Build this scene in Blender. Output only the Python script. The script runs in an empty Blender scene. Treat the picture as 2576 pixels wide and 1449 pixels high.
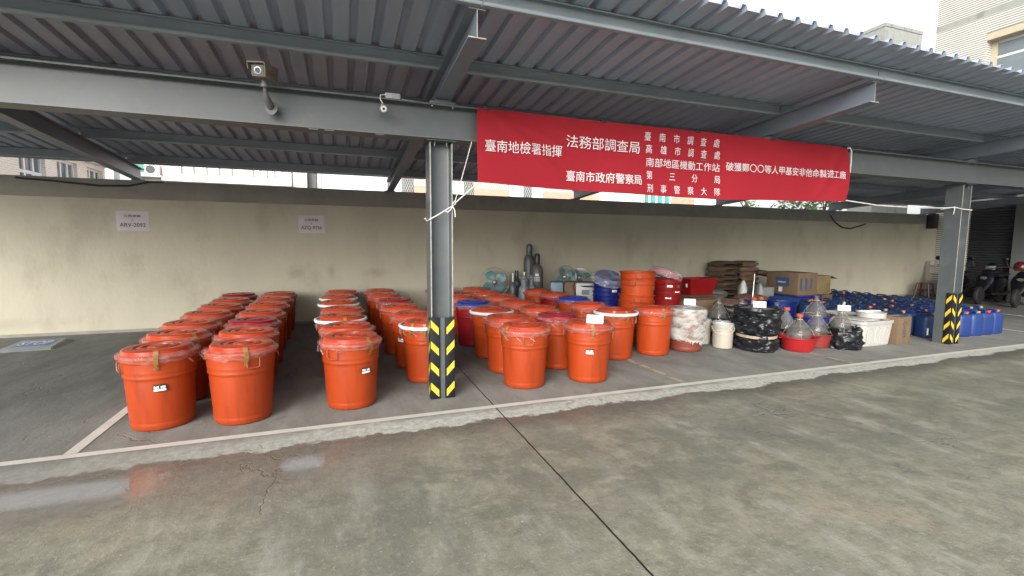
import bpy, bmesh, math, random
from mathutils import Vector, Matrix, noise
R = math.radians
PI = math.pi
random.seed(7)
C = bpy.context.scene.collection
SC = bpy.context.scene

# ------------------------------------------------------------------ camera
cam = bpy.data.cameras.new('camera')
co = bpy.data.objects.new('camera', cam)
C.objects.link(co)
YAW, PITCH, ROLL, FPX = R(19.94459), R(-5.41646), R(0.40978), 1178.557
fw = Vector((math.sin(YAW)*math.cos(PITCH), math.cos(YAW)*math.cos(PITCH), math.sin(PITCH)))
rt = Vector((math.cos(YAW), -math.sin(YAW), 0))
up = rt.cross(fw)
r2 = math.cos(ROLL)*rt + math.sin(ROLL)*up
u2 = -math.sin(ROLL)*rt + math.cos(ROLL)*up
co.matrix_world = Matrix(((r2.x, u2.x, -fw.x, 0), (r2.y, u2.y, -fw.y, 0), (r2.z, u2.z, -fw.z, 1.6), (0, 0, 0, 1)))
cam.sensor_width = 36
cam.lens = 36*FPX/2576
cam.clip_start = 0.05
cam.clip_end = 3000
SC.camera = co

# ------------------------------------------------------------------ sky, sun, exposure
SUN_EL, SUN_ROT = R(24), R(217)          # overcast: a very soft sun high behind the camera
w = bpy.data.worlds.new('World')
SC.world = w
w.use_nodes = True
nt = w.node_tree
bg = nt.nodes['Background']
sky = nt.nodes.new('ShaderNodeTexSky')
sky.sky_type = 'NISHITA'
sky.sun_disc = False
sky.sun_elevation = SUN_EL
sky.sun_rotation = SUN_ROT
sky.air_density = 1.0
sky.dust_density = 4.0
sky.ozone_density = 1.0
hs = nt.nodes.new('ShaderNodeHueSaturation')
hs.inputs['Saturation'].default_value = 0.22
nt.links.new(sky.outputs[0], hs.inputs['Color'])
nt.links.new(hs.outputs[0], bg.inputs['Color'])
bg.inputs['Strength'].default_value = 0.15
sl = bpy.data.lights.new('sun', 'SUN')
sl.energy = 0.42
sl.angle = R(38)
sl.color = (1.0, 0.96, 0.9)
so = bpy.data.objects.new('sun', sl)
C.objects.link(so)
az = PI - SUN_ROT
sd = Vector((math.cos(SUN_EL)*math.sin(SUN_ROT), math.cos(SUN_EL)*math.cos(SUN_ROT), math.sin(SUN_EL)))
so.rotation_euler = sd.to_track_quat('Z', 'Y').to_euler()
so.location = (0, 0, 20)
SC.view_settings.view_transform = 'Standard'
SC.view_settings.look = 'None'
SC.view_settings.exposure = 1.35
SC.view_settings.gamma = 1
SC.view_settings.use_curve_mapping = False
SC.cycles.max_bounces = 8
SC.cycles.transparent_max_bounces = 12
SC.cycles.use_denoising = True

# ------------------------------------------------------------------ materials
M = {}
def S2L(r, g, b):
    f = lambda c: (c/255/12.92) if c/255 <= .04045 else ((c/255+.055)/1.055)**2.4
    return (f(r), f(g), f(b), 1)

def mat(name, col, rough=.5, var=.12, scale=6, metal=0, bump=0, bscale=60, spec=.5, rvar=0, dirt=None, dscale=3, damt=.5, coat=0, streak=False, objvar=0):
    """procedural principled: colour broken up by two noises, optional dirt colour, optional bump"""
    m = bpy.data.materials.new(name)
    m.use_nodes = True
    n = m.node_tree.nodes
    l = m.node_tree.links
    b = n['Principled BSDF']
    if len(col) == 3: col = (*col, 1)
    tc = n.new('ShaderNodeTexCoord')
    src = tc.outputs['Object']
    if objvar is not None:
        oi = n.new('ShaderNodeObjectInfo')
        va = n.new('ShaderNodeVectorMath'); va.operation = 'MULTIPLY_ADD'
        va.inputs[1].default_value = (1, 1, 1)
        cx = n.new('ShaderNodeCombineXYZ')
        ml = n.new('ShaderNodeMath'); ml.operation = 'MULTIPLY'; ml.inputs[1].default_value = 37.0
        l.new(oi.outputs['Random'], ml.inputs[0])
        for k in range(3): l.new(ml.outputs[0], cx.inputs[k])
        l.new(src, va.inputs[0]); l.new(cx.outputs[0], va.inputs[2])
        src = va.outputs[0]
    if streak:
        mp = n.new('ShaderNodeMapping')
        mp.inputs['Scale'].default_value = streak if isinstance(streak, tuple) else (1, 1, .12)
        l.new(src, mp.inputs[0]); src = mp.outputs[0]
    nz = n.new('ShaderNodeTexNoise')
    nz.inputs['Scale'].default_value = scale
    nz.inputs['Detail'].default_value = 6
    nz.inputs['Roughness'].default_value = .65
    l.new(src, nz.inputs['Vector'])
    rp = n.new('ShaderNodeValToRGB')
    rp.color_ramp.elements[0].position = .3
    rp.color_ramp.elements[1].position = .72
    rp.color_ramp.elements[0].color = tuple(c*(1-var) for c in col[:3])+(1,)
    rp.color_ramp.elements[1].color = tuple(min(1, c*(1+var)) for c in col[:3])+(1,)
    l.new(nz.outputs['Fac'], rp.inputs['Fac'])
    out = rp.outputs['Color']
    if dirt:
        n2 = n.new('ShaderNodeTexNoise')
        n2.inputs['Scale'].default_value = dscale
        n2.inputs['Detail'].default_value = 8
        n2.inputs['Roughness'].default_value = .7
        l.new(src, n2.inputs['Vector'])
        r3 = n.new('ShaderNodeValToRGB')
        r3.color_ramp.elements[0].position = .52
        r3.color_ramp.elements[1].position = .75
        r3.color_ramp.elements[0].color = (0, 0, 0, 1)
        r3.color_ramp.elements[1].color = (damt, damt, damt, 1)
        l.new(n2.outputs['Fac'], r3.inputs['Fac'])
        mx = n.new('ShaderNodeMixRGB')
        mx.inputs['Color2'].default_value = (*dirt[:3], 1)
        l.new(r3.outputs['Color'], mx.inputs['Fac'])
        l.new(out, mx.inputs['Color1'])
        out = mx.outputs['Color']
    if objvar:
        h = n.new('ShaderNodeHueSaturation')
        mr = n.new('ShaderNodeMapRange')
        mr.inputs['To Min'].default_value = 1-objvar
        mr.inputs['To Max'].default_value = 1+objvar
        l.new(oi.outputs['Random'], mr.inputs['Value'])
        l.new(mr.outputs[0], h.inputs['Value'])
        l.new(out, h.inputs['Color'])
        out = h.outputs['Color']
    l.new(out, b.inputs['Base Color'])
    b.inputs['Roughness'].default_value = rough
    b.inputs['Metallic'].default_value = metal
    b.inputs['Specular IOR Level'].default_value = spec
    b.inputs['Coat Weight'].default_value = coat
    if rvar:
        mr2 = n.new('ShaderNodeMapRange')
        mr2.inputs['To Min'].default_value = max(.02, rough-rvar)
        mr2.inputs['To Max'].default_value = min(1, rough+rvar)
        l.new(nz.outputs['Fac'], mr2.inputs['Value'])
        l.new(mr2.outputs[0], b.inputs['Roughness'])
    if bump:
        n4 = n.new('ShaderNodeTexNoise')
        n4.inputs['Scale'].default_value = bscale
        n4.inputs['Detail'].default_value = 5
        l.new(src, n4.inputs['Vector'])
        bp = n.new('ShaderNodeBump')
        bp.inputs['Strength'].default_value = bump
        bp.inputs['Distance'].default_value = .01
        l.new(n4.outputs['Fac'], bp.inputs['Height'])
        l.new(bp.outputs[0], b.inputs['Normal'])
    M[name] = m
    return m

def film(name, tint, amount, rough=.15, nscale=18, lo=.3, hi=.75):
    """clear plastic: transparent mixed with a glossy, slightly milky skin, thicker where it bunches up"""
    m = bpy.data.materials.new(name)
    m.use_nodes = True
    n = m.node_tree.nodes; l = m.node_tree.links
    n.remove(n['Principled BSDF'])
    out = n['Material Output']
    tr = n.new('ShaderNodeBsdfTransparent')
    p = n.new('ShaderNodeBsdfPrincipled')
    p.inputs['Base Color'].default_value = (*tint, 1)
    p.inputs['Roughness'].default_value = rough
    mx = n.new('ShaderNodeMixShader')
    tc = n.new('ShaderNodeTexCoord')
    nz = n.new('ShaderNodeTexNoise')
    nz.inputs['Scale'].default_value = nscale
    nz.inputs['Detail'].default_value = 5
    mp = n.new('ShaderNodeMapping'); mp.inputs['Scale'].default_value = (1, 1, 2.5)
    l.new(tc.outputs['Object'], mp.inputs[0]); l.new(mp.outputs[0], nz.inputs['Vector'])
    rp = n.new('ShaderNodeMapRange')
    rp.inputs['From Min'].default_value = lo; rp.inputs['From Max'].default_value = hi
    rp.inputs['To Min'].default_value = amount*.35; rp.inputs['To Max'].default_value = min(1, amount*1.7)
    l.new(nz.outputs['Fac'], rp.inputs['Value'])
    l.new(rp.outputs[0], mx.inputs['Fac'])
    bp = n.new('ShaderNodeBump'); bp.inputs['Strength'].default_value = .5; bp.inputs['Distance'].default_value = .01
    l.new(nz.outputs['Fac'], bp.inputs['Height']); l.new(bp.outputs[0], p.inputs['Normal'])
    l.new(tr.outputs[0], mx.inputs[1]); l.new(p.outputs[0], mx.inputs[2])
    l.new(mx.outputs[0], out.inputs['Surface'])
    M[name] = m
    return m

mat('orange_plastic', (.30, .039, .0068), .40, .10, 3, spec=.3, rvar=.08, dirt=(.14, .022, .010), dscale=8, damt=.75, streak=True, objvar=.07, bump=.05, bscale=30)
mat('orange_lid', (.32, .034, .009), .22, .10, 7, spec=.42, rvar=.1, objvar=.08, bump=.12, bscale=25)
mat('red_plastic', (.15, .006, .009), .38, .12, 3, spec=.3, objvar=.1, streak=True, dirt=(.15, .01, .012), damt=.4)
mat('red_lid', (.19, .006, .013), .25, .1, 7, bump=.12, bscale=25)
mat('bright_red_plastic', (0.1997, 0.0076, 0.0076), .38, .1, 5, spec=.3, objvar=.08)
mat('blue_lid', (.006, .018, .18), .28, .15, 7, bump=.1, bscale=25)
mat('blue_bin', (.005, .012, .12), .35, .15, 5)
mat('can_blue', (.005, .020, .075), .55, .25, 4, objvar=.3, bump=.1, bscale=25, dirt=(.02, .035, .07), dscale=4, damt=.5)
mat('can_blue_bright', (.007, .028, .135), .5, .15, 4, objvar=.12, bump=.1, bscale=25)
mat('cap_yellow', (.30, .19, .02), .45, .15, 20)
mat('cap_orange', (.36, .07, .025), .45, .2, 20)
mat('cap_red', (.55, .02, .02), .4, .1, 20)
film('cling_film', (.62, .50, .48), .17, .08, 15, .42, .8)
film('white_wrap', (.42, .415, .385), .52, .22, 5, .36, .62)
film('clear_bag', (.50, .51, .53), .28, .10, 9)
film('glass', (.13, .13, .12), .48, .06, 5)
mat('white_foam', (.58, .58, .61), .6, .05, 10)
mat('amber_tape', (.26, .12, .03), .35, .2, 30)
mat('tape_dot', (.16, .08, .02), .4, .1, 30)
mat('sticker_white', (.80, .80, .78), .4, .06, 30)
mat('sticker_black', (.02, .02, .022), .4, .1, 30)
mat('wire', (.30, .10, .05), .4, .2, 40, metal=.4)
mat('wire_dark', (.06, .035, .03), .45, .2, 40, metal=.4)
mat('purlin_paint', (.225, .265, .295), .4, .08, 2.5, rvar=.1, dirt=(.16, .15, .14), dscale=3, damt=.4, bump=.04, bscale=25)
mat('steel_paint', (.15, .18, .215), .45, .10, 2.5, rvar=.1, dirt=(.10, .09, .08), dscale=1.3, damt=.5, bump=.05, bscale=25)
mat('steel_light', (.068, .080, .085), .4, .10, 2.5, rvar=.1, dirt=(.14, .12, .10), dscale=5, damt=.45, bump=.04, bscale=25)
mat('steel_edge', (.26, .26, .24), .5, .3, 14, dirt=(.20, .12, .07), dscale=9, damt=.7)
mat('roof_metal', (.305, .36, .45), .42, .10, 1.2, rvar=.12, dirt=(.17, .17, .19), dscale=1.1, damt=.5, streak=(3, .35, 1))
mat('beige_wall', (.36, .338, .262), .75, .07, .9, dirt=(.22, .19, .145), dscale=1.4, damt=.55, bump=.25, bscale=25, streak=(1, 1, .5))
mat('concrete_dark', (.20, .192, .168), .85, .15, 1.5, dirt=(.10, .095, .08), dscale=2, damt=.5, bump=.2, bscale=30)
mat('black_rubber', (.008, .009, .011), .6, .2, 12, spec=.25)
mat('hazard_yellow', (.55, .38, .025), .5, .12, 15, dirt=(.35, .25, .05), dscale=14, damt=.5)
mat('paper', (0.446, 0.410, 0.432), .7, .10, 7)
mat('card_white', (0.533, 0.540, 0.562), .6, .03, 8)
mat('ink', (.06, .055, .06), .7, .1, 20)
mat('ink_light', (.45, .46, .50), .7, .1, 20)
mat('kraft', (0.1232, 0.0818, 0.0466), .75, .12, 5, dirt=(.22, .14, .08), dscale=4, damt=.4)
mat('kraft_dark', (0.094, 0.062, 0.039), .8, .15, 5)
mat('sack_paper', (0.1000, 0.0640, 0.0400), .8, .25, 5, bump=.35, bscale=14, objvar=.18)
mat('sack_white', (.36, .365, .355), .55, .2, 9, bump=.4, bscale=16)
mat('sack_grey', (0.1600, 0.1680, 0.1680), .55, .2, 9, bump=.4, bscale=16)
mat('black_bag', (.009, .010, .012), .34, .3, 14, bump=.14, bscale=9, spec=.35)
mat('white_plastic', (0.360, 0.353, 0.328), .35, .06, 5, dirt=(.48, .42, .32), dscale=5, damt=.4, rvar=.08)
mat('cream_plastic', (0.331, 0.302, 0.248), .4, .06, 5, dirt=(.40, .32, .22), dscale=4, damt=.5, rvar=.1)
mat('brown_bin', (.15, .034, .02), .4, .15, 4)
mat('basin_red', (.28, .010, .012), .35, .1, 6)
mat('basket_red', (.20, .024, .022), .45, .25, 25)
mat('basket_blue', (.03, .027, .16), .4, .12, 6)
mat('cylinder_grey', (.055, .066, .074), .45, .15, 6, dirt=(.05, .04, .035), dscale=6, damt=.5)
mat('cylinder_khaki', (.062, .062, .054), .5, .15, 6, dirt=(.05, .04, .035), dscale=6, damt=.5)
mat('cylinder_cap', (.012, .014, .022), .4, .1, 9)
mat('fan_teal', (.03, .16, .19), .35, .1, 9)
mat('fan_wire', (.30, .29, .25), .4, .15, 20, metal=.5)
mat('metal', (.45, .45, .43), .35, .2, 20, metal=.8)
mat('housing_beige', (.20, .17, .13), .5, .2, 12, dirt=(.10, .07, .05), dscale=12, damt=.5)
mat('lens_glass', (.02, .03, .035), .08, .1, 9)
mat('lens_ring', (.6, .62, .63), .3, .1, 9, metal=.3)
mat('grey_bracket', (.11, .115, .12), .45, .2, 18)
mat('device_grey', (.33, .345, .36), .45, .05, 6)
mat('device_blue', (.10, .16, .22), .5, .1, 6)
mat('rope_white', (.55, .535, .50), .8, .15, 60)
mat('string_tan', (.30, .27, .22), .8, .2, 40)
mat('cylinder_pale', (.13, .15, .165), .45, .12, 6, dirt=(.06, .06, .055), dscale=6, damt=.5)
mat('cable_black', (.015, .015, .017), .5, .1, 30)
mat('banner_red', (.30, .019, .029), .85, .05, 2, spec=.12, bump=.12, bscale=7)
mat('letter_white', (.58, .50, .52), .6, .04, 6)
mat('stop_grey', (.17, .18, .185), .5, .12, 9)
mat('stop_blue', (.02, .10, .26), .4, .1, 9)
mat('tile_pale', (.62, .59, .53), .6, .1, 3)
mat('shutter_dark', (.025, .027, .032), .45, .1, 2)
mat('pillar_grey', (.11, .115, .115), .7, .1, 3)
mat('reveal_tan', (.42, .36, .26), .6, .1, 5)
mat('window_frame', (.60, .58, .55), .45, .05, 6)
mat('window_glass', (.14, .17, .18), .06, .15, 2)
mat('curtain', (.62, .64, .60), .8, .12, 9, streak=(8, 8, .2))
mat('pink_tile', (.72, .50, .48), .65, .1, 4)
mat('salmon_tile', (.60, .33, .24), .65, .12, 8)
mat('white_siding', (.80, .80, .82), .5, .05, 4)
mat('old_concrete', (.26, .27, .25), .85, .1, 3, dirt=(.07, .08, .065), dscale=3, damt=1, streak=(1, 1, .25))
mat('teal_glass', (.10, .34, .30), .2, .1, 4)
mat('grille', (.42, .40, .36), .5, .2, 9)
mat('trunk', (.10, .07, .05), .9, .2, 9)
mat('leaf', (.055, .11, .03), .55, .5, 1.2, objvar=.2)
mat('scooter_black', (.004, .0045, .006), .35, .1, 9, spec=.2)
mat('tyre', (.004, .004, .004), .7, .1, 9)
mat('headlight', (.07, .07, .07), .1, .1, 9)
mat('cloth_yellow', (.32, .27, .06), .8, .2, 9, bump=.3, bscale=25)
mat('helmet_red', (.07, .006, .006), .3, .1, 9)
mat('stool_red', (.045, .007, .011), .4, .1, 9)
mat('wood_pale', (.20, .185, .165), .7, .15, 9)
mat('tan_cloth', (.28, .22, .16), .8, .12, 12)
mat('purple_film', (.45, .10, .12), .25, .2, 12, bump=.5, bscale=20)
mat('box_blue_print', (.03, .06, .13), .6, .1, 8)
mat('box_yellow', (0.1462, 0.1096, 0.0467), .6, .15, 8, dirt=(.35, .25, .08), dscale=5, damt=.5)
mat('dark_brown_cloth', (.09, .045, .032), .8, .4, 8, bump=.4, bscale=18)

def tiles_mat(name, c1, c2, mortar, sx, sz, msize=.06):
    m = bpy.data.materials.new(name); m.use_nodes = True
    n = m.node_tree.nodes; l = m.node_tree.links; b = n['Principled BSDF']
    tc = n.new('ShaderNodeTexCoord')
    sp = n.new('ShaderNodeSeparateXYZ'); l.new(tc.outputs['Object'], sp.inputs[0])
    ad = n.new('ShaderNodeMath'); l.new(sp.outputs[0], ad.inputs[0]); l.new(sp.outputs[1], ad.inputs[1])
    cx = n.new('ShaderNodeCombineXYZ'); l.new(ad.outputs[0], cx.inputs[0]); l.new(sp.outputs[2], cx.inputs[1])
    bk = n.new('ShaderNodeTexBrick')
    bk.inputs['Color1'].default_value = (*c1, 1); bk.inputs['Color2'].default_value = (*c2, 1); bk.inputs['Mortar'].default_value = (*mortar, 1)
    bk.inputs['Scale'].default_value = 1
    bk.inputs['Brick Width'].default_value = sx; bk.inputs['Row Height'].default_value = sz
    bk.inputs['Mortar Size'].default_value = msize*sz; bk.inputs['Mortar Smooth'].default_value = .2
    l.new(cx.outputs[0], bk.inputs['Vector'])
    nz = n.new('ShaderNodeTexNoise'); nz.inputs['Scale'].default_value = 1.5; nz.inputs['Detail'].default_value = 5
    l.new(tc.outputs['Object'], nz.inputs['Vector'])
    mr = n.new('ShaderNodeMapRange'); mr.inputs['To Min'].default_value = .82; mr.inputs['To Max'].default_value = 1.12
    l.new(nz.outputs['Fac'], mr.inputs['Value'])
    h = n.new('ShaderNodeHueSaturation'); l.new(mr.outputs[0], h.inputs['Value']); l.new(bk.outputs['Color'], h.inputs['Color'])
    l.new(h.outputs[0], b.inputs['Base Color'])
    b.inputs['Roughness'].default_value = .5
    M[name] = m
tiles_mat('tile_lines', (.62, .60, .54), (.58, .56, .50), (.22, .215, .20), 6.0, .068, .32)
tiles_mat('tile_brown', (.80, .70, .56), (.74, .62, .48), (.85, .82, .76), .24, .07, .25)

def wall_smudges():
    n = M['beige_wall'].node_tree.nodes; l = M['beige_wall'].node_tree.links; b = n['Principled BSDF']
    base = b.inputs['Base Color'].links[0].from_socket
    tc = n.new('ShaderNodeTexCoord'); sp = n.new('ShaderNodeSeparateXYZ'); l.new(tc.outputs['Object'], sp.inputs[0])
    nz = n.new('ShaderNodeTexNoise'); nz.inputs['Scale'].default_value = 3.5; nz.inputs['Detail'].default_value = 7; nz.inputs['Roughness'].default_value = .7; l.new(tc.outputs['Object'], nz.inputs['Vector'])
    def mth(op, a, c):
        z = n.new('ShaderNodeMath'); z.operation = op
        for i, v in enumerate((a, c)):
            if isinstance(v, (int, float)): z.inputs[i].default_value = v
            else: l.new(v, z.inputs[i])
        return z.outputs[0]
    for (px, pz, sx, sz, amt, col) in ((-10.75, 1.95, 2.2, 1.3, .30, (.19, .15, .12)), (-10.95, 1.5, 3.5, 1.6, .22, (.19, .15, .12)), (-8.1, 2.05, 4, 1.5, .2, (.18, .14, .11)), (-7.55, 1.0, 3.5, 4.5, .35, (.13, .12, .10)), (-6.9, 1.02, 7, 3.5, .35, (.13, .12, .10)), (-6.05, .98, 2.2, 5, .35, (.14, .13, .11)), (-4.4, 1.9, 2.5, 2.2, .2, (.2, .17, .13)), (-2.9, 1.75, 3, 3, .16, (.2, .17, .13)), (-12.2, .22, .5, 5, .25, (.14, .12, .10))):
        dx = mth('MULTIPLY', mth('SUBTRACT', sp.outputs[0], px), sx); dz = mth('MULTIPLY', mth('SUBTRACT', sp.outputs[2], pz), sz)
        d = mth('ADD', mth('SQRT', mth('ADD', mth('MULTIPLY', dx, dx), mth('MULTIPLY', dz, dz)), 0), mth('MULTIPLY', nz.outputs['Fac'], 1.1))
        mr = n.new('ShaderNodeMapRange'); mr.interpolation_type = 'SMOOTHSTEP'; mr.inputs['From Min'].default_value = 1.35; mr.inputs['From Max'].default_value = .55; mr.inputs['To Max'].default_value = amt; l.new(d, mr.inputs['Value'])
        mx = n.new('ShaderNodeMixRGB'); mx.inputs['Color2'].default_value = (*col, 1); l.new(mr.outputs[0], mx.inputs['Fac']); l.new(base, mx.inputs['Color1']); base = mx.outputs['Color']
    l.new(base, b.inputs['Base Color'])
wall_smudges()

# banner: cloth that lets a little of the bright background through
bm_ = M['banner_red'].node_tree
_p = bm_.nodes['Principled BSDF']
_t = bm_.nodes.new('ShaderNodeBsdfTranslucent'); _t.inputs['Color'].default_value = (.42, .02, .035, 1)
_x = bm_.nodes.new('ShaderNodeMixShader'); _x.inputs['Fac'].default_value = .22
bm_.links.new(_p.outputs[0], _x.inputs[1]); bm_.links.new(_t.outputs[0], _x.inputs[2])
bm_.links.new(_x.outputs[0], bm_.nodes['Material Output'].inputs['Surface'])

def ground_material():
    m = bpy.data.materials.new('yard_concrete'); m.use_nodes = True
    n = m.node_tree.nodes; l = m.node_tree.links; b = n['Principled BSDF']
    tc = n.new('ShaderNodeTexCoord'); P = tc.outputs['Object']
    sp = n.new('ShaderNodeSeparateXYZ'); l.new(P, sp.inputs[0])
    def noise_(sc, det=6, rough=.6, vec=P, dist=0):
        z = n.new('ShaderNodeTexNoise'); z.inputs['Scale'].default_value = sc; z.inputs['Detail'].default_value = det
        z.inputs['Roughness'].default_value = rough; z.inputs['Distortion'].default_value = dist
        l.new(vec, z.inputs['Vector']); return z.outputs['Fac']
    def mth(op, a, c=None, d=None, clamp=False):
        z = n.new('ShaderNodeMath'); z.operation = op; z.use_clamp = clamp
        for i, v in enumerate((a, c, d)):
            if v is None: continue
            if isinstance(v, (int, float)): z.inputs[i].default_value = v
            else: l.new(v, z.inputs[i])
        return z.outputs[0]
    def rng(v, a, c, d=0., e=1.):
        z = n.new('ShaderNodeMapRange'); z.interpolation_type = 'SMOOTHSTEP'
        l.new(v, z.inputs['Value'])
        z.inputs['From Min'].default_value = a; z.inputs['From Max'].default_value = c
        z.inputs['To Min'].default_value = d; z.inputs['To Max'].default_value = e
        return z.outputs[0]
    def mix(f, a, c):
        z = n.new('ShaderNodeMixRGB')
        if isinstance(f, (int, float)): z.inputs[0].default_value = f
        else: l.new(f, z.inputs[0])
        for i, v in ((1, a), (2, c)):
            if isinstance(v, tuple): z.inputs[i].default_value = (*v, 1)
            else: l.new(v, z.inputs[i])
        return z.outputs[0]
    X, Y = sp.outputs[0], sp.outputs[1]
    # streaky coordinates (broom finish runs along the bays)
    mp = n.new('ShaderNodeMapping'); mp.inputs['Scale'].default_value = (1, .3, 1); mp.inputs['Rotation'].default_value = (0, 0, R(58)); l.new(P, mp.inputs[0])
    big = noise_(.55, 5, .62, dist=.4)
    mid = noise_(2.2, 7, .68, dist=.5)
    fine = noise_(16, 6, .7)
    strk = noise_(3.0, 7, .7, mp.outputs[0])
    grit = noise_(120, 3, .6)
    # wet edge: the line where rain stops, with a ragged border
    ed = mth('MULTIPLY_ADD', noise_(1.3, 8, .72), .55, Y)
    ed = mth('MULTIPLY_ADD', X, -.013, ed)
    ed = mth('MULTIPLY_ADD', mth('SUBTRACT', noise_(9, 8, .75), .5), .16, ed)
    wet = rng(ed, 4.225, 4.185)                      # 1 in the rain
    splash = mth('MULTIPLY', mth('MULTIPLY', rng(ed, 4.60, 4.33), rng(Y, 4.34, 4.20)), mth('SUBTRACT', 1., wet))
    med = noise_(6.5, 7, .72)
    dry = mix(rng(strk, .32, .7), (.150, .140, .126), (.215, .20, .182))
    dry = mix(mth('MULTIPLY', rng(mid, .5, .72), .55), dry, (.105, .10, .092))
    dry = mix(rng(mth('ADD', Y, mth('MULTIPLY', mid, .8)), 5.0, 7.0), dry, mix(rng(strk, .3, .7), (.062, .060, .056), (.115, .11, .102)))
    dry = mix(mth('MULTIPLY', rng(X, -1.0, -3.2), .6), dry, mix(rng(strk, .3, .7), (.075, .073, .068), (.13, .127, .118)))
    dry = mix(mth('MULTIPLY', splash, mth('MULTIPLY', rng(X, -2.2, .8, .35, 1.), .95)), dry, mix(rng(fine, .35, .65), (.30, .285, .25), (.46, .435, .39)))
    wc = mix(rng(med, .34, .66), (.165, .162, .121), (.255, .250, .192))
    wc = mix(mth('MULTIPLY', rng(big, .42, .62), .55), wc, (.135, .140, .115))
    wc = mix(mth('MULTIPLY', rng(noise_(.8, 6, .6, dist=.3), .56, .68), .55), wc, (.30, .245, .18))
    wc = mix(mth('MULTIPLY', rng(strk, .50, .66), .6), wc, (.33, .33, .285))
    wc = mix(mth('MULTIPLY', rng(noise_(3.1, 8, .75), .57, .66), .5), wc, (.10, .10, .085))
    wc = mix(mth('MULTIPLY', rng(noise_(28, 4, .7), .54, .66), .35), wc, (.36, .35, .31))
    olive = mth('MULTIPLY', mth('MULTIPLY', rng(Y, 1.9, 2.7), rng(Y, 3.75, 3.2)), mth('MULTIPLY', rng(X, -.6, .6), rng(mid, .38, .58)))
    wc = mix(mth('MULTIPLY', olive, .65), wc, (.105, .112, .088))
    # dark soaked margin and brown silt just outside the drip line
    soak = rng(ed, 3.70, 4.16)
    wc = mix(mth('MULTIPLY', soak, .85), wc, mix(rng(fine, .3, .7), (.068, .064, .052), (.105, .10, .083)))
    band = mth('MULTIPLY', rng(Y, 2.9, 3.5), rng(X, 1.6, -.4))
    wc = mix(mth('MULTIPLY', band, .6), wc, mix(rng(fine, .3, .7), (.13, .105, .085), (.20, .168, .138)))
    wv_ = n.new('ShaderNodeHueSaturation'); wv_.inputs['Value'].default_value = 1.05; l.new(wc, wv_.inputs['Color'])
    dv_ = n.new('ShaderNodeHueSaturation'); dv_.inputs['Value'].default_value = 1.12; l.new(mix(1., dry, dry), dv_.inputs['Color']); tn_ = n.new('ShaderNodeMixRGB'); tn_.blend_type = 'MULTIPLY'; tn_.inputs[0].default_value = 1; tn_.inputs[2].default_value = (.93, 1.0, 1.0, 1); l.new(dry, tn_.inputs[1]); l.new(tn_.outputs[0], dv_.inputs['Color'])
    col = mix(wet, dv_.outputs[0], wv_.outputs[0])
    col = mix(mth('MULTIPLY', rng(grit, .60, .75), .35), col, (.10, .10, .09))
    col = mix(mth('MULTIPLY', rng(noise_(42, 2, .5), .70, .74), .8), col, (.40, .385, .35))
    # fine cracks
    vo = n.new('ShaderNodeTexVoronoi'); vo.feature = 'DISTANCE_TO_EDGE'; vo.inputs['Scale'].default_value = .75
    wv = n.new('ShaderNodeVectorMath'); wv.operation = 'MULTIPLY_ADD'
    nzc = n.new('ShaderNodeTexNoise'); nzc.inputs['Scale'].default_value = 2.2; nzc.inputs['Detail'].default_value = 6
    l.new(P, nzc.inputs['Vector']); l.new(nzc.outputs['Color'], wv.inputs[0]); wv.inputs[1].default_value = (.9, .9, 0); l.new(P, wv.inputs[2])
    l.new(wv.outputs[0], vo.inputs['Vector'])
    crack = mth('MULTIPLY', rng(vo.outputs['Distance'], .007, .001), rng(big, .50, .58))
    col = mix(mth('MULTIPLY', crack, .28), col, (.06, .058, .05))
    # saw-cut joint
    wob = mth('MULTIPLY_ADD', noise_(6, 3), .012, X)
    jd = mth('ABSOLUTE', mth('SUBTRACT', wob, 1.386))
    joint = rng(jd, .0085, .004)
    joint = mth('MULTIPLY', joint, rng(Y, 6.5, 5.2, .35, 1.))
    col = mix(joint, col, (.012, .012, .011))
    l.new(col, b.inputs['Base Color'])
    # wetness: standing film of water in shallow places
    pud = n.new('ShaderNodeVectorMath'); pud.operation = 'DISTANCE'
    lows = None
    for (px, py, sx, sy, rad) in ((-1.75, 3.56, .85, 1.5, .62), (-.30, 3.52, 1.9, 1.7, .42), (-2.6, 3.5, .8, 1.4, .6)):
        dx = mth('MULTIPLY', mth('SUBTRACT', X, px), sx); dy = mth('MULTIPLY', mth('SUBTRACT', Y, py), sy)
        dd = mth('SQRT', mth('ADD', mth('MULTIPLY', dx, dx), mth('MULTIPLY', dy, dy)))
        dd = mth('MULTIPLY_ADD', mid, .35, dd)
        e = rng(dd, rad+.2, rad*.55+.1)
        lows = e if lows is None else mth('MAXIMUM', lows, e)
    wr = rng(mth('ADD', mth('MULTIPLY', mid, .6), mth('MULTIPLY', big, .4)), .38, .62, .30, .62)
    wr = mth('ADD', mth('MULTIPLY', wr, mth('SUBTRACT', 1., lows)), mth('MULTIPLY', lows, .05))
    rough = mth('ADD', mth('MULTIPLY', wet, wr), mth('MULTIPLY', mth('SUBTRACT', 1., wet), .72))
    l.new(mth('MAXIMUM', rough, .04), b.inputs['Roughness'])
    l.new(mth('MAXIMUM', mth('MULTIPLY_ADD', wet, .1, .38), mth('MULTIPLY', mth('MULTIPLY', lows, wet), 1.0)), b.inputs['Specular IOR Level'])
    l.new(mth('MULTIPLY', lows, wet), b.inputs['Coat Weight']); b.inputs['Coat Roughness'].default_value = .05; b.inputs['Coat IOR'].default_value = 1.6
    ht = mth('ADD', mth('ADD', mth('MULTIPLY', fine, .7), mth('MULTIPLY', noise_(48, 5, .7), .35)), mth('ADD', mth('MULTIPLY', grit, .18), mth('MULTIPLY', strk, .8)))
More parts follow.
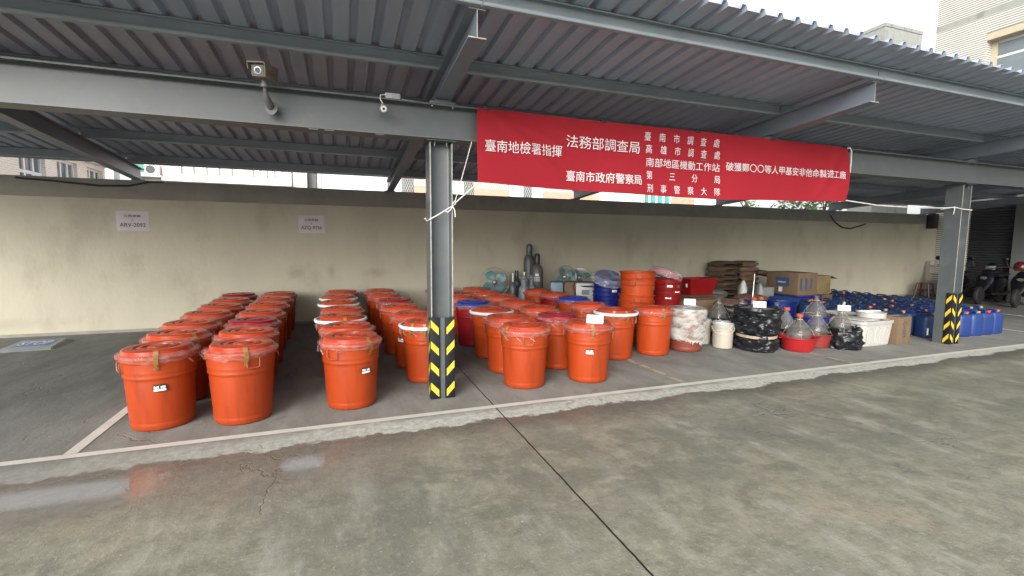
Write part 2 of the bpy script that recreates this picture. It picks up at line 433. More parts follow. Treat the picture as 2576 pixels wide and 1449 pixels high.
    ht = mth('SUBTRACT', ht, mth('MULTIPLY', mth('ADD', joint, crack), .9))
    bp = n.new('ShaderNodeBump'); bp.inputs['Distance'].default_value = .012
    l.new(mth('MULTIPLY_ADD', lows, -.36, .50), bp.inputs['Strength'])
    l.new(ht, bp.inputs['Height']); l.new(bp.outputs[0], b.inputs['Normal'])
    M['yard_concrete'] = m
ground_material()

def line_material(name, col, wear):
    m = mat(name, col, .65, .10, 5, bump=.2, bscale=60)
    n = m.node_tree.nodes; l = m.node_tree.links; b = n['Principled BSDF']
    tc = n.new('ShaderNodeTexCoord'); nz = n.new('ShaderNodeTexNoise')
    nz.inputs['Scale'].default_value = 6; nz.inputs['Detail'].default_value = 9; nz.inputs['Roughness'].default_value = .75
    l.new(tc.outputs['Object'], nz.inputs['Vector'])
    mr = n.new('ShaderNodeMapRange'); mr.inputs['From Min'].default_value = wear; mr.inputs['From Max'].default_value = wear+.08
    l.new(nz.outputs['Fac'], mr.inputs['Value'])
    tr = n.new('ShaderNodeBsdfTransparent'); mx = n.new('ShaderNodeMixShader')
    l.new(mr.outputs[0], mx.inputs['Fac']); l.new(b.outputs[0], mx.inputs[1]); l.new(tr.outputs[0], mx.inputs[2])
    l.new(mx.outputs[0], n['Material Output'].inputs['Surface'])
line_material('line_paint', (.50, .48, .425), .66)
line_material('line_faded', (.30, .265, .20), .52)

# ------------------------------------------------------------------ mesh builder
class MB:
    def __init__(s): s.bm = bmesh.new(); s.mi = 0
    def face(s, vs, smooth=False):
        try: f = s.bm.faces.new(vs)
        except ValueError: return None
        f.material_index = s.mi; f.smooth = smooth
        return f
    def v(s, *p): return s.bm.verts.new(p if len(p) == 3 else p[0])
    def box(s, x0, x1, y0, y1, z0, z1, bev=0, T=None, seg=2):
        t = bmesh.new()
        bmesh.ops.create_cube(t, size=1)
        for q in t.verts:
            q.co = Vector(((x0+x1)/2+q.co.x*(x1-x0), (y0+y1)/2+q.co.y*(y1-y0), (z0+z1)/2+q.co.z*(z1-z0)))
        if bev: bmesh.ops.bevel(t, geom=t.edges[:], offset=bev, segments=seg, affect='EDGES', profile=.5)
        s.add(t, T, smooth=bool(bev)); return s
    def add(s, t, T=None, smooth=False):
        mp = {}
        for q in t.verts: mp[q] = s.bm.verts.new(T @ q.co if T else q.co)
        for f in t.faces:
            g = s.face([mp[q] for q in f.verts], smooth)
        t.free()
    def lathe(s, prof, n=32, c=(0, 0, 0), fn=None, cap0=True, cap1=True, smooth=True, T=None):
        rows = []
        for k, (r, z) in enumerate(prof):
            row = []
            for i in range(n):
                a = 2*PI*i/n
                rr, zz = r, z
                if fn: rr, zz = fn(r, z, a, k)
                p = Vector((c[0]+rr*math.cos(a), c[1]+rr*math.sin(a), c[2]+zz))
                row.append(s.bm.verts.new(T @ p if T else p))
            rows.append(row)
        for k in range(len(rows)-1):
            for i in range(n):
                j = (i+1) % n
                s.face((rows[k][i], rows[k][j], rows[k+1][j], rows[k+1][i]), smooth)
        if cap0: s.face(rows[0][::-1])
        if cap1: s.face(rows[-1])
        return s
    def tube(s, pts, r, n=8, closed=False, cap=True):
        pts = [Vector(p) for p in pts]
        rows = []
        L = len(pts)
        prev = None
        for i, p in enumerate(pts):
            a = pts[(i-1) % L] if (closed or i > 0) else p
            b = pts[(i+1) % L] if (closed or i < L-1) else p
            d = (b-a)
            if d.length < 1e-9: d = Vector((0, 0, 1))
            d.normalize()
            if prev is None:
                u = d.orthogonal().normalized()
            else:
                u = prev-d*prev.dot(d)
                u = u.normalized() if u.length > 1e-6 else d.orthogonal().normalized()
            prev = u
            w_ = d.cross(u)
            rr = r[i] if isinstance(r, (list, tuple)) else r
            rows.append([s.bm.verts.new(p+u*rr*math.cos(2*PI*k/n)+w_*rr*math.sin(2*PI*k/n)) for k in range(n)])
        m = L if closed else L-1
        for i in range(m):
            A, B = rows[i], rows[(i+1) % L]
            for k in range(n):
                s.face((A[k], A[(k+1) % n], B[(k+1) % n], B[k]), True)
        if cap and not closed: s.face(rows[0][::-1]); s.face(rows[-1])
        return s
    def cyl(s, a, b, r, n=20, r2=None):
        return s.tube([a, b], [r, r if r2 is None else r2], n)
    def prism(s, poly, axis, a0, a1):
        """extrude a 2-D outline along an axis ('x','y','z')"""
        def P(p, a):
            return {'x': (a, p[0], p[1]), 'y': (p[0], a, p[1]), 'z': (p[0], p[1], a)}[axis]
        A = [s.bm.verts.new(P(p, a0)) for p in poly]; B = [s.bm.verts.new(P(p, a1)) for p in poly]
        k = len(poly)
        for i in range(k): s.face((A[i], A[(i+1) % k], B[(i+1) % k], B[i]))
        s.face(A[::-1]); s.face(B)
        return s
    def quad(s, *ps): s.face([s.bm.verts.new(p) for p in ps]); return s
    def grid(s, fn, nu, nv, smooth=True):
        g = [[s.bm.verts.new(fn(i/nu, j/nv)) for j in range(nv+1)] for i in range(nu+1)]
        for i in range(nu):
            for j in range(nv): s.face((g[i][j], g[i+1][j], g[i+1][j+1], g[i][j+1]), smooth)
        return s
    def xf(s, T):
        bmesh.ops.transform(s.bm, matrix=T, verts=s.bm.verts[:]); return s
    def mesh(s, name, mats):
        bmesh.ops.recalc_face_normals(s.bm, faces=s.bm.faces[:])
        me = bpy.data.meshes.new(name)
        s.bm.to_mesh(me); s.bm.free()
        for q in ([mats] if isinstance(mats, str) else mats): me.materials.append(M[q])
        try: me.set_sharp_from_angle(angle=R(38))
        except Exception: pass
        return me
    def obj(s, name, mats, parent=None, loc=(0, 0, 0), rz=0):
        return link(name, s.mesh(name, mats), parent, loc, rz)

def link(name, me, parent=None, loc=(0, 0, 0), rz=0):
    o = bpy.data.objects.new(name, me)
    C.objects.link(o)
    o.location = loc; o.rotation_euler = (0, 0, rz)
    if parent: o.parent = parent
    return o
def tag(o, label, cat, group=None):
    o['label'] = label; o['category'] = cat
    if group: o['group'] = group
    return o
def thing(name, label, cat, loc=(0, 0, 0), rz=0, group=None):
    o = bpy.data.objects.new(name, None); C.objects.link(o)
    o.empty_display_size = .1
    o.location = loc; o.rotation_euler = (0, 0, rz)
    return tag(o, label, cat, group)
def struct(o): o['kind'] = 'structure'; return o
KIDS = {}
def kids(o): return [c for c in bpy.data.objects if c.parent == o]
def dup(root, loc, rz, label, group=None):
    if root not in KIDS: KIDS[root] = [(c, kids(c)) for c in kids(root)]
    r_ = root.copy(); C.objects.link(r_); r_.location = loc; r_.rotation_euler = (0, 0, rz); r_['label'] = label
    if group: r_['group'] = group
    for c, gs in KIDS[root]:
        d = c.copy(); C.objects.link(d); d.parent = r_
        for g in gs:
            e = g.copy(); C.objects.link(e); e.parent = d
    return r_
def nz3(x, y, z): return noise.noise(Vector((x, y, z)))
def rot(axis, deg): return Matrix.Rotation(R(deg), 4, axis)
def tr(x, y, z): return Matrix.Translation((x, y, z))

def text_mb(mb, s, size, T, bold=0.0, width=None, extrude=0):
    """letters as mesh faces; T maps the x/y plane of the letters to the place; width squeezes the line to that length"""
    cu = bpy.data.curves.new('t', 'FONT'); cu.body = s; cu.size = size; cu.align_x = 'CENTER'; cu.align_y = 'CENTER'
    cu.resolution_u = 3; cu.extrude = extrude
    o = bpy.data.objects.new('t', cu); C.objects.link(o)
    dg = bpy.context.evaluated_depsgraph_get()
    me = bpy.data.meshes.new_from_object(o.evaluated_get(dg))
    xs = [q.co.x for q in me.vertices] or [0, 1]
    ys = [q.co.y for q in me.vertices] or [0, 1]
    cx, cy = (min(xs)+max(xs))/2, (min(ys)+max(ys))/2
    k = width/(max(xs)-min(xs)) if width else 1
    for i, (dx, dy) in enumerate(((0, 0), (1, 0), (0, 1), (1, 1)) if bold else ((0, 0),)):
        t = bmesh.new(); t.from_mesh(me)
        for q in t.verts: q.co = Vector(((q.co.x-cx)*k+(dx-.5)*bold, q.co.y-cy+(dy-.5)*bold, q.co.z+i*.0003))
        mb.add(t, T)
    bpy.data.objects.remove(o); bpy.data.curves.remove(cu); bpy.data.meshes.remove(me)
FRONT = rot('X', 90)          # letters facing -Y, reading left to right along +X
exec_parts = True

# ================================================================== ground and painted lines
g = MB(); g.quad((-220, -220, 0), (260, -220, 0), (260, 260, 0), (-220, 260, 0))
struct(g.obj('ground', 'yard_concrete'))
def paint(x0, x1, y0, y1, m, z=.004):
    mb = MB(); mb.quad((x0, y0, z), (x1, y0, z), (x1, y1, z), (x0, y1, z))
    struct(mb.obj('parking_line', m))
paint(-9, 18.2, 4.225, 4.305, 'line_paint')
paint(-2.0, -1.915, 4.309, 9.9, 'line_paint')
paint(3.67, 3.75, 4.309, 9.9, 'line_faded')
paint(6.5, 6.58, 4.309, 9.9, 'line_faded')
paint(12.1, 12.18, 4.309, 9.9, 'line_paint')
paint(14.84, 14.92, 4.309, 9.9, 'line_paint')

# ================================================================== boundary wall
wall = thing('boundary_wall', 'long beige plastered wall with a dark concrete band along its top', 'wall', (6.7, 10.05, 0))
mb = MB(); mb.box(-9.7-6.7, 18.64-6.7, -.10, .10, -.05, 2.32); mb.obj('plastered_wall', 'beige_wall', wall)
mb = MB()
mb.box(-9.7-6.7, 18.64-6.7, -.125, .125, 2.322, 2.64, bev=.008)
mb.obj('coping', 'concrete_dark', wall)
mb = MB(); mb.box(-9.7-6.7, 18.64-6.7, -.109, -.1005, -.002, .05)
mb.obj('skirting', 'concrete_dark', wall)

# ================================================================== carport
cp = thing('carport', 'long grey steel carport with a ribbed metal roof on I-section columns', 'carport', (0.945, 4.79, 0))
OX, OY = .945, 4.79
SLP = .065
def zb(y): return 2.975-SLP*(y-4.7)          # underside of the rafters
RD, PD = .205, .125
def zroof(y): return zb(y)+RD+PD+.004
# main beam
mb = MB()
def ibeam_x(mb, x0, x1, y0, y1, z0, z1, tf=.014, tw=.010):
    yc = (y0+y1)/2
    mb.prism([(y0, z0), (y1, z0), (y1, z0+tf), (yc+tw/2+.012, z0+tf), (yc+tw/2, z0+tf+.012), (yc+tw/2, z1-tf-.012), (yc+tw/2+.012, z1-tf), (y1, z1-tf), (y1, z1),
              (y0, z1), (y0, z1-tf), (yc-tw/2-.012, z1-tf), (yc-tw/2, z1-tf-.012), (yc-tw/2, z0+tf+.012), (yc-tw/2-.012, z0+tf), (y0, z0+tf)], 'x', x0, x1)
ibeam_x(mb, -7.0-OX, 18.4-OX, 4.6-OY, 4.81-OY, 2.605, 2.93)
for gx in (-.55, -.42, .02):                       # welded scraps under the flange
    mb.box(gx+.3-OX, gx+.38-OX, 4.61-OY, 4.66-OY, 2.594, 2.604)
beam = mb.obj('beam', 'steel_light', cp)
# columns: H sections with flanges left and right, web across
def column(x0, x1, side_guard):
    y0, y1 = 4.68-OY, 4.91-OY
    x0 -= OX; x1 -= OX
    tf, tw = .014, .010
    yc = (y0+y1)/2
    m = MB()
    f = .018
    m.prism([(x0, y0), (x0+tf, y0), (x0+tf, yc-tw/2-f), (x0+tf+f*.3, yc-tw/2-f*.3), (x0+tf+f, yc-tw/2), (x1-tf-f, yc-tw/2), (x1-tf-f*.3, yc-tw/2-f*.3), (x1-tf, yc-tw/2-f), (x1-tf, y0), (x1, y0),
             (x1, y1), (x1-tf, y1), (x1-tf, yc+tw/2), (x0+tf, yc+tw/2), (x0+tf, y1), (x0, y1)], 'z', 0, 2.592)
    m.box(x0-.03, x1+.03, y0-.05, y1+.02, 2.592, 2.604)            # cap plate
    for bx in (x0+.055, x1-.055):
        m.cyl((bx, y0+.02, 2.572), (bx, y0+.02, 2.592), .014, 6)
        m.cyl((bx, y0+.02, 2.548), (bx, y0+.02, 2.572), .008, 6)
    col = m.obj('column', 'steel_light', cp)
    e = MB()                                                        # bare worn front edges of the flanges
    e.box(x0+.001, x0+tf-.001, y0-.002, y0-.0002, .86, 2.58); e.box(x1-tf+.001, x1-.001, y0-.002, y0-.0002, .86, 2.58)
    e.obj('worn_edge', 'steel_edge', col)
    k = MB()
    xm = (x0+x1)/2
    k.box(xm-.026, xm+.026, y0+.003, y0+.02, .0, .84)
    k.obj('centre_strip', 'steel_light', col)
    for sgn in (-1, 1):
        xo = x0 if sgn < 0 else x1
        q = MB()
        th = .010
        xa, xb = xo+sgn*th, xm+sgn*.026                               # outer and inner limits on the front
        q.box(min(xa, xb), max(xa, xb), y0-.002-th, y0-.002, .003, .845, bev=.003)
        q.box(min(xo+sgn*.001, xa), max(xo+sgn*.001, xa), y0-.0015, y0+.085, .003, .845, bev=.003)
        q.mi = 1
        for c in (.115, .33, .545, .76):
            yy = y0-.002-th-.0018
            h = .074
            za, zc = c+.0, c-.085                                   # high at the outer corner, low at the middle
            o1, o2 = xo+sgn*.006, xb+sgn*.014
            q.quad((o1, yy, za-h/2+.03), (o2, yy, zc-h/2+.03), (o2, yy, zc+h/2+.03), (o1, yy, za+h/2+.03))
            xs = xa+sgn*.0018
            q.quad((xs, y0+.004, za-h/2+.03), (xs, y0+.078, zc-h/2+.02), (xs, y0+.078, zc+h/2+.02), (xs, y0+.004, za+h/2+.03))
        q.obj('corner_guard', ['black_rubber', 'hazard_yellow'], col)
column(.83, 1.06, True)
column(9.335, 9.56, True)
# rafters
RX = (-6.9, -3.25, .95, 5.145, 9.35, 13.55, 17.75)
for x in RX:
    m = MB()
    x -= OX
    fw_, tf, tw = .066, .009, .007
    prof = [(-fw_, 0), (fw_, 0), (fw_, tf), (tw/2, tf), (tw/2, RD-tf), (fw_, RD-tf), (fw_, RD), (-fw_, RD), (-fw_, RD-tf), (-tw/2, RD-tf), (-tw/2, tf), (-fw_, tf)]
    ya, yb = 3.385, 9.98
    A = [m.v(x+p[0], ya-OY, zb(ya)+p[1]) for p in prof]; B = [m.v(x+p[0], yb-OY, zb(yb)+p[1]) for p in prof]
    for i in range(12): m.face((A[i], A[(i+1) % 12], B[(i+1) % 12], B[i]))
    m.face(A); m.face(B[::-1])
    rf = m.obj('rafter', 'steel_paint', cp)
    m = MB()
    m.box(x-.125, x+.125, 4.60-OY, 4.80-OY, 2.932, 2.958, bev=.003)
    m.box(x-.075, x+.075, 4.60-OY, 4.80-OY, 2.958, zb(4.8)-.001)
    for bx in (-.1, .1):
        m.cyl((x+bx, 4.62-OY, 2.90), (x+bx, 4.62-OY, 2.932), .015, 6)
    m.obj('bearing_plate', 'steel_light', rf)
    m = MB(); m.box(x-.10, x+.10, 9.86-OY, 10.1-OY, 2.622, 2.650); m.obj('bearing_plate', 'steel_paint', rf)
    m = MB()                                                        # worn, unpainted end of the section
    yy = ya-.0016-OY
    for (xa, xb, za, zc) in ((-fw_, fw_, 0, tf), (-fw_, fw_, RD-tf, RD), (-tw/2, tw/2, tf, RD-tf)):
        m.quad((x+xa, yy, zb(ya)+za), (x+xb, yy, zb(ya)+za), (x+xb, yy, zb(ya)+zc), (x+xa, yy, zb(ya)+zc))
    m.obj('worn_edge', 'steel_edge', rf)
# purlins: lipped channels, open side to the yard
for py in (3.36, 4.48, 5.6, 6.78, 7.98, 9.42):
    z0 = zb(py)+RD+.001
    z1 = z0+PD
    for i in range(len(RX)-1):
        xa, xb = RX[i]+(.012 if py > 4 else .03), RX[i+1]-(.012 if py > 4 else -.02)
        if i == 0: xa = -7.0
        if i == len(RX)-2: xb = 18.4
        d, lp, t = .055, .024, .0035
        y_ = py-.03-OY
        m = MB()
        pr = [(y_, z0+lp), (y_, z0+.006), (y_+.006, z0), (y_+d-.006, z0), (y_+d, z0+.006), (y_+d, z1-.006), (y_+d-.006, z1), (y_+.006, z1), (y_, z1-.006), (y_, z1-lp*.6),
              (y_+t, z1-lp*.6), (y_+t, z1-.007), (y_+.007, z1-t), (y_+d-.007, z1-t), (y_+d-t, z1-.007), (y_+d-t, z0+.007), (y_+d-.007, z0+t), (y_+.007, z0+t), (y_+t, z0+.007), (y_+t, z0+lp)]
        m.prism(pr, 'x', xa-OX, xb-OX)
        for bx in (xa+.05, xa+.10, xb-.05, xb-.10):
            if -6 < bx < 15:
                m.cyl((bx-OX, y_+d-t-.012, z0+.035), (bx-OX, y_+d-t, z0+.035), .010, 6)
        m.obj('purlin', 'purlin_paint', cp)
# ribbed roof sheets
m = MB()
ya, yb = 2.985, 9.72
PITCH_, RIB, H_ = .19, .040, .038
xs = []
x = -7.05
k = 0
while x < 18.4:
    xs += [(x, 0), (x+.118, 0), (x+.136, H_), (x+.172, H_)]
    x += PITCH_; k += 1
xs.append((x, 0))
ys = [ya, 3.36, 4.48, 5.6, 6.78, 7.98, 9.42, yb]
rowsA, rowsB = [], []
for y in ys:
    rowsA.append([m.v(px-OX, y-OY, zroof(y)+pz) for px, pz in xs])
    rowsB.append([m.v(px-OX, y-OY, zroof(y)+pz+.0025) for px, pz in xs])
for j in range(len(ys)-1):
    for i in range(len(xs)-1):
        m.face((rowsA[j][i], rowsA[j][i+1], rowsA[j+1][i+1], rowsA[j+1][i]))
        m.face((rowsB[j][i], rowsB[j+1][i], rowsB[j+1][i+1], rowsB[j][i+1]))
for i in range(len(xs)-1):
    m.face((rowsA[0][i], rowsB[0][i], rowsB[0][i+1], rowsA[0][i+1]))
    m.face((rowsA[-1][i], rowsA[-1][i+1], rowsB[-1][i+1], rowsB[-1][i]))
x = -7.05+PITCH_*2
while x < 18:                                                        # side laps: the edge of every fourth pan hangs a little low
    for j in range(len(ys)-1):
        a0, a1 = ys[j], ys[j+1]
        x0, x1 = x+.098-OX, x+.112-OX
        m.quad((x0, a0-OY, zroof(a0)-.0015), (x1, a0-OY, zroof(a0)-.008), (x1, a1-OY, zroof(a1)-.008), (x0, a1-OY, zroof(a1)-.0015))
    x += PITCH_*4
m.obj('roof_sheet', 'roof_metal', cp)
# gutter behind, along the wall
m = MB(); m.box(-7.0-OX, 18.4-OX, 9.74-OY, 9.86-OY, zroof(9.75)-.075, zroof(9.75)+.03); m.obj('gutter', 'steel_paint', cp)

# ================================================================== things fixed to the beam
bc = thing('security_camera', 'boxy dust-brown security camera on a bracket at the top of the beam', 'camera', (-.56, 4.70, 2.80))
T = tr(-.0, -.27, .175) @ rot('Z', -12) @ rot('X', 10)
m = MB(); m.box(-.055, .055, -.13, .16, -.05, .045, bev=.012, T=T)
m.box(-.064, .064, -.17, .15, .047, .058, bev=.004, T=T)
m.box(-.066, -.060, -.165, .14, .0, .053, bev=.002, T=T); m.box(.060, .066, -.165, .14, .0, .053, bev=.002, T=T)
m.obj('housing', 'housing_beige', bc)
m = MB(); m.box(-.042, .042, -.1335, -.1305, -.038, .036, T=T); m.obj('front_window', 'lens_glass', bc)
m = MB(); m.tube([T @ Vector((.024*math.cos(a*PI/10), -.136, .024*math.sin(a*PI/10)-.004)) for a in range(20)], .004, 6, closed=True)
m.obj('lens_ring', 'lens_ring', bc)
m = MB()
m.tube([(0, -.27, .125), (0, -.265, .085)], .026, 12); m.tube([(0, -.265, .088), (0, -.262, .062)], .032, 12)
m.tube([(0, -.262, .062), (.0, -.24, .02), (.01, -.20, -.02), (.02, -.12, -.055)], [.015, .018, .026, .03], 10)
m.prism([(-.02, -.085), (.01, -.12), (.04, -.12), (.07, -.085), (.07, -.02), (.05, .01), (-.0, .01), (-.02, -.02)], 'y', -.125, -.105)
m.box(.0, .05, -.108, -.0, -.08, -.05)
m.obj('bracket', 'grey_bracket', bc)
bu = thing('security_camera', 'small round bullet security camera hanging on the beam beside a grey junction box', 'camera', (.385, 4.60, 2.83))
T = tr(0, -.07, -.02) @ rot('X', 104)
m = MB(); m.lathe([(.022, -.06), (.03, -.055), (.031, .06), (.033, .062), (.033, .075), (.027, .078)], 20, T=T); m.obj('housing', 'housing_beige', bu)
m = MB(); m.lathe([(.026, .0785), (.026, .080)], 20, T=T)
for a in range(10): m.cyl(T @ Vector((.02*math.cos(a*PI/5), .02*math.sin(a*PI/5), .079)), T @ Vector((.02*math.cos(a*PI/5), .02*math.sin(a*PI/5), .083)), .0028, 6)
m.obj('lens_ring', 'lens_ring', bu)
m = MB(); m.lathe([(.012, .0805), (.010, .084)], 14, T=T); m.obj('lens', 'lens_glass', bu)
m = MB(); m.tube([(0, -.04, .035), (-.02, -.03, .08), (-.015, -.01, .115), (.02, .005, .13), (.05, .01, .125)], .006, 8)
m.tube([(0, -.05, .0), (0, -.01, .03), (0, .05, .04), (0, .09, .04)], .012, 8)
m.obj('cable', 'rope_white', bu)
m = MB(); m.box(-.068, .068, -.02, .05, -.02, .03, bev=.004)
m.tube([(.068, .02, -.005), (.2, .03, -.012), (.4, .05, -.012)], .007, 8)
o = m.obj('junction_box', 'device_grey', None, (.482, 4.625, 2.952))
tag(o, 'small light grey junction box on top of the beam', 'junction box')

# ================================================================== banner
BX0, BX1, BZ0, BZ1 = 1.285, 6.485, 2.205, 2.925
ban = thing('banner', 'long red cloth banner with white Chinese lettering hung along the beam', 'banner', ((BX0+BX1)/2, 4.57, BZ1))
bo = ban.location
def ban_y(x, z):
    u = (x-BX0)/(BX1-BX0); t = (BZ1-z)/(BZ1-BZ0)
    f = .016*math.sin(u*19+t*1.5)*t + .022*nz3(x*1.5, z*2.2, 0)*(.35+t) + .018*math.sin(PI*t)*math.sin(u*7+1)
    d = abs(u*9-((BZ1-z)*2.2))
    f += .035*math.exp(-((u*5.2-.12-t*.9)/.09)**2)*(1-t)*t*3 + .02*math.exp(-((u*5.2-.1-t*1.9)/.12)**2)*(1-t)*t*3          # pulls from the corner ties
    f += .035*math.exp(-(((1-u)*5.2-.1-t*.45)/.07)**2)*(1-t)*3*t
    return -f
def ban_p(u, t):
    x = BX0+(BX1-BX0)*u; z = BZ1-(BZ1-BZ0)*t
    x += (.05*math.sin(PI*min(1, t*1.05))*(u**14) - .012*math.sin(PI*t)*((1-u)**14))
    z -= .05*math.sin(PI*u)*t**1.5
    z += -.012*math.sin(PI*u*2)*(1-t)*.4 + .010*nz3(u*6, t, 3)*t
    return (x-bo.x, ban_y(x, z), z-bo.z)
m = MB(); m.grid(ban_p, 150, 26)
sheet = m.obj('cloth', 'banner_red', ban)
def banner_line(s, xa, xb, z, h, bold=.0, mid=None):
    if isinstance(s, str): words = [s]
    else: words = s
    T = tr(0, -.004, 0)
    mb_ = MB()
    if len(words) == 1:
        text_mb(mb_, words[0], h*1.12, tr((xa+xb)/2-bo.x, 0, z-bo.z) @ FRONT, bold, xb-xa)
    else:
        k = len(words)
        for i, c in enumerate(words):
            xc = xa+h*.45+(xb-xa-h*.9)*i/(k-1)
            text_mb(mb_, c, h*1.12, tr(xc-bo.x, 0, z-bo.z) @ FRONT @ Matrix.Scale(.9, 4, (1, 0, 0)), bold)
    for q in mb_.bm.verts:
        q.co.y = ban_y(q.co.x+bo.x, q.co.z+bo.z)-.014
    mb_.obj('lettering', 'letter_white', ban)
banner_line('臺南地檢署指揮', 1.353, 2.192, 2.563, .112)
banner_line('法務部調查局', 2.245, 3.165, 2.678, .125)
banner_line('臺南市政府警察局', 2.259, 3.187, 2.322, .106, .0015)
banner_line(list('臺南市調查處'), 3.222, 4.289, 2.812, .092, 0)
banner_line(list('高雄市調查處'), 3.245, 4.314, 2.675, .092, 0)
banner_line('南部地區機動工作站', 3.255, 4.323, 2.529, .096, 0)
banner_line(list('第三分局'), 3.261, 4.332, 2.385, .092, 0)
banner_line(list('刑事警察大隊'), 3.267, 4.331, 2.238, .092, 0)
banner_line('破獲鄭〇〇等人甲基安非他命製造工廠', 4.411, 6.44, 2.553, .098, .001)
for u in (.018, .272, .515, .742, .99):
    x = BX0+(BX1-BX0)*u
    m = MB()
    m.box(x-.03-bo.x, x+.03-bo.x, -.012, .04, -.014, .016, bev=.004)
    m.obj('tie_clip', 'cable_black', ban)
# ropes
m = MB()
m.tube([(.82, 4.672, 1.83), (.90, 4.665, 1.875), (1.055, 4.665, 1.972), (1.062, 4.672, 1.99)], .0065, 7)
m.tube([(.82, 4.672, 1.83), (.815, 4.75, 1.82), (.815, 4.925, 1.85), (.95, 4.925, 1.9), (1.075, 4.92, 1.93), (1.075, 4.75, 1.96), (1.06, 4.67, 1.975)], .006, 7)
m.tube([(1.055, 4.66, 1.965), (1.03, 4.65, 1.93), (1.00, 4.652, 1.905), (.975, 4.655, 1.925)], .006, 7)
m.tube([(1.055, 4.66, 1.965), (1.072, 4.65, 1.93), (1.078, 4.65, 1.86)], .006, 7)
m.tube([(1.055, 4.655, 1.97), (1.055, 4.64, 2.0), (1.07, 4.65, 2.02), (1.085, 4.66, 1.995), (1.06, 4.66, 1.975)], .0055, 7)
m.tube([(1.07, 4.665, 1.99), (1.13, 4.63, 2.05), (1.295, 4.572, 2.20)], .0065, 7)
m.tube([(1.075, 4.665, 2.0), (1.14, 4.62, 2.25), (1.235, 4.60, 2.60)], .0045, 7)
o = m.obj('rope', 'rope_white'); tag(o, 'white rope knotted round the front pillar and tied to the banner', 'rope')
m = MB()
m.tube([(6.50, 4.575, 2.225), (7.3, 4.63, 2.185), (8.3, 4.68, 2.185), (9.1, 4.74, 2.215), (9.325, 4.76, 2.235)], .008, 7)
m.tube([(9.325, 4.76, 2.24), (9.325, 4.95, 2.21), (9.45, 4.95, 2.21), (9.575, 4.9, 2.2), (9.575, 4.66, 2.19), (9.325, 4.665, 2.2), (9.325, 4.76, 2.235)], .007, 7)
m.tube([(9.32, 4.76, 2.235), (9.29, 4.75, 2.17), (9.28, 4.75, 2.12)], .006, 7)
o = m.obj('rope', 'rope_white'); tag(o, 'pale rope from the banner corner to the right-hand pillar', 'rope')
m = MB()
m.tube([(6.49, 4.575, 2.92), (6.56, 4.592, 2.935), (6.6, 4.594, 2.9), (6.61, 4.594, 2.75), (6.6, 4.594, 2.605), (6.6, 4.7, 2.6), (6.6, 4.815, 2.605)], .009, 7)
o = m.obj('rope', 'rope_white'); tag(o, 'white rope looped over the beam at the right end of the banner', 'rope')

# ================================================================== papers on the wall, cables
def paper_sign(x, z, lines, label):
    s = thing('paper_notice', label, 'notice', (x, 9.947, z), 0)
    m = MB()
    m.grid(lambda u, v: ((u-.5)*.465, -.004+.003*nz3(u*4, v*4, x), (v-.5)*.335), 8, 6)
    m.obj('paper', 'paper', s)
    m = MB()
    text_mb(m, lines[0], .05, tr(0, -.010, .085) @ FRONT, .001, .24)
    text_mb(m, lines[1], .04, tr(0, -.010, .012) @ FRONT, .001)
    text_mb(m, lines[2], .09, tr(0, -.010, -.07) @ FRONT, .002, .37)
    m.obj('lettering', 'ink', s)
paper_sign(-3.395, 1.945, ('公務車輛', '乙', 'ARV-2092'), 'pale paper notice on the wall reading ARV-2092')
paper_sign(-.54, 1.944, ('公務車輛', '丁', 'AZQ-9736'), 'pale paper notice on the wall reading AZQ-9736')
m = MB(); m.tube([(-4.9, 9.92, 2.60), (-4.4, 9.91, 2.57), (-3.8, 9.91, 2.52), (-3.4, 9.91, 2.54), (-3.1, 9.92, 2.62), (-2.9, 9.92, 2.63)], .016, 8)
o = m.obj('cable', 'cable_black'); tag(o, 'black cable sagging over the wall band at the left rafter', 'cable')
m = MB(); m.tube([(13.55, 9.92, 2.50), (13.75, 9.90, 2.30), (14.05, 9.89, 2.15), (14.4, 9.89, 2.12), (14.8, 9.9, 2.2), (15.1, 9.92, 2.28)], .02, 8)
o = m.obj('cable', 'cable_black'); tag(o, 'black cable end curling down the wall near the right-hand pillar', 'cable')
m = MB(); m.box(18.0, 18.25, 9.72, 9.915, 2.18, 2.66, bev=.01); m.cyl((18.12, 9.8, 2.66), (18.12, 9.8, 2.85), .05)
o = m.obj('junction_box', 'cable_black'); tag(o, 'black box fixed under the end of the wall band', 'junction box')

# ================================================================== STOP floor board
st = thing('stop_board', 'low grey floor board with STOP in white on a blue panel', 'floor sign', (-4.39, 9.0, 0), R(4))
m = MB()
V = [m.v(*p) for p in ((-.33, -.36, 0), (.33, -.36, 0), (.33, .36, 0), (-.33, .36, 0), (-.31, -.32, .03), (.31, -.32, .03), (.27, .30, .055), (-.27, .30, .055))]
for f in ((0, 1, 5, 4), (1, 2, 6, 5), (2, 3, 7, 6), (3, 0, 4, 7), (4, 5, 6, 7)): m.face([V[i] for i in f])
bmesh.ops.bevel(m.bm, geom=m.bm.edges[:], offset=.012, segments=2, affect='EDGES')
m.obj('board', 'stop_grey', st)
Ts = tr(0, -.01, .0435) @ rot('X', 2.31)
m = MB(); m.box(-.20, .20, -.17, .26, -.001, .002, T=Ts); m.obj('panel', 'stop_blue', st)
m = MB(); text_mb(m, 'STOP', .34, Ts @ tr(0, .04, .0045) @ Matrix.Scale(1.0, 4), .006, .36); m.obj('lettering', 'letter_white', st)

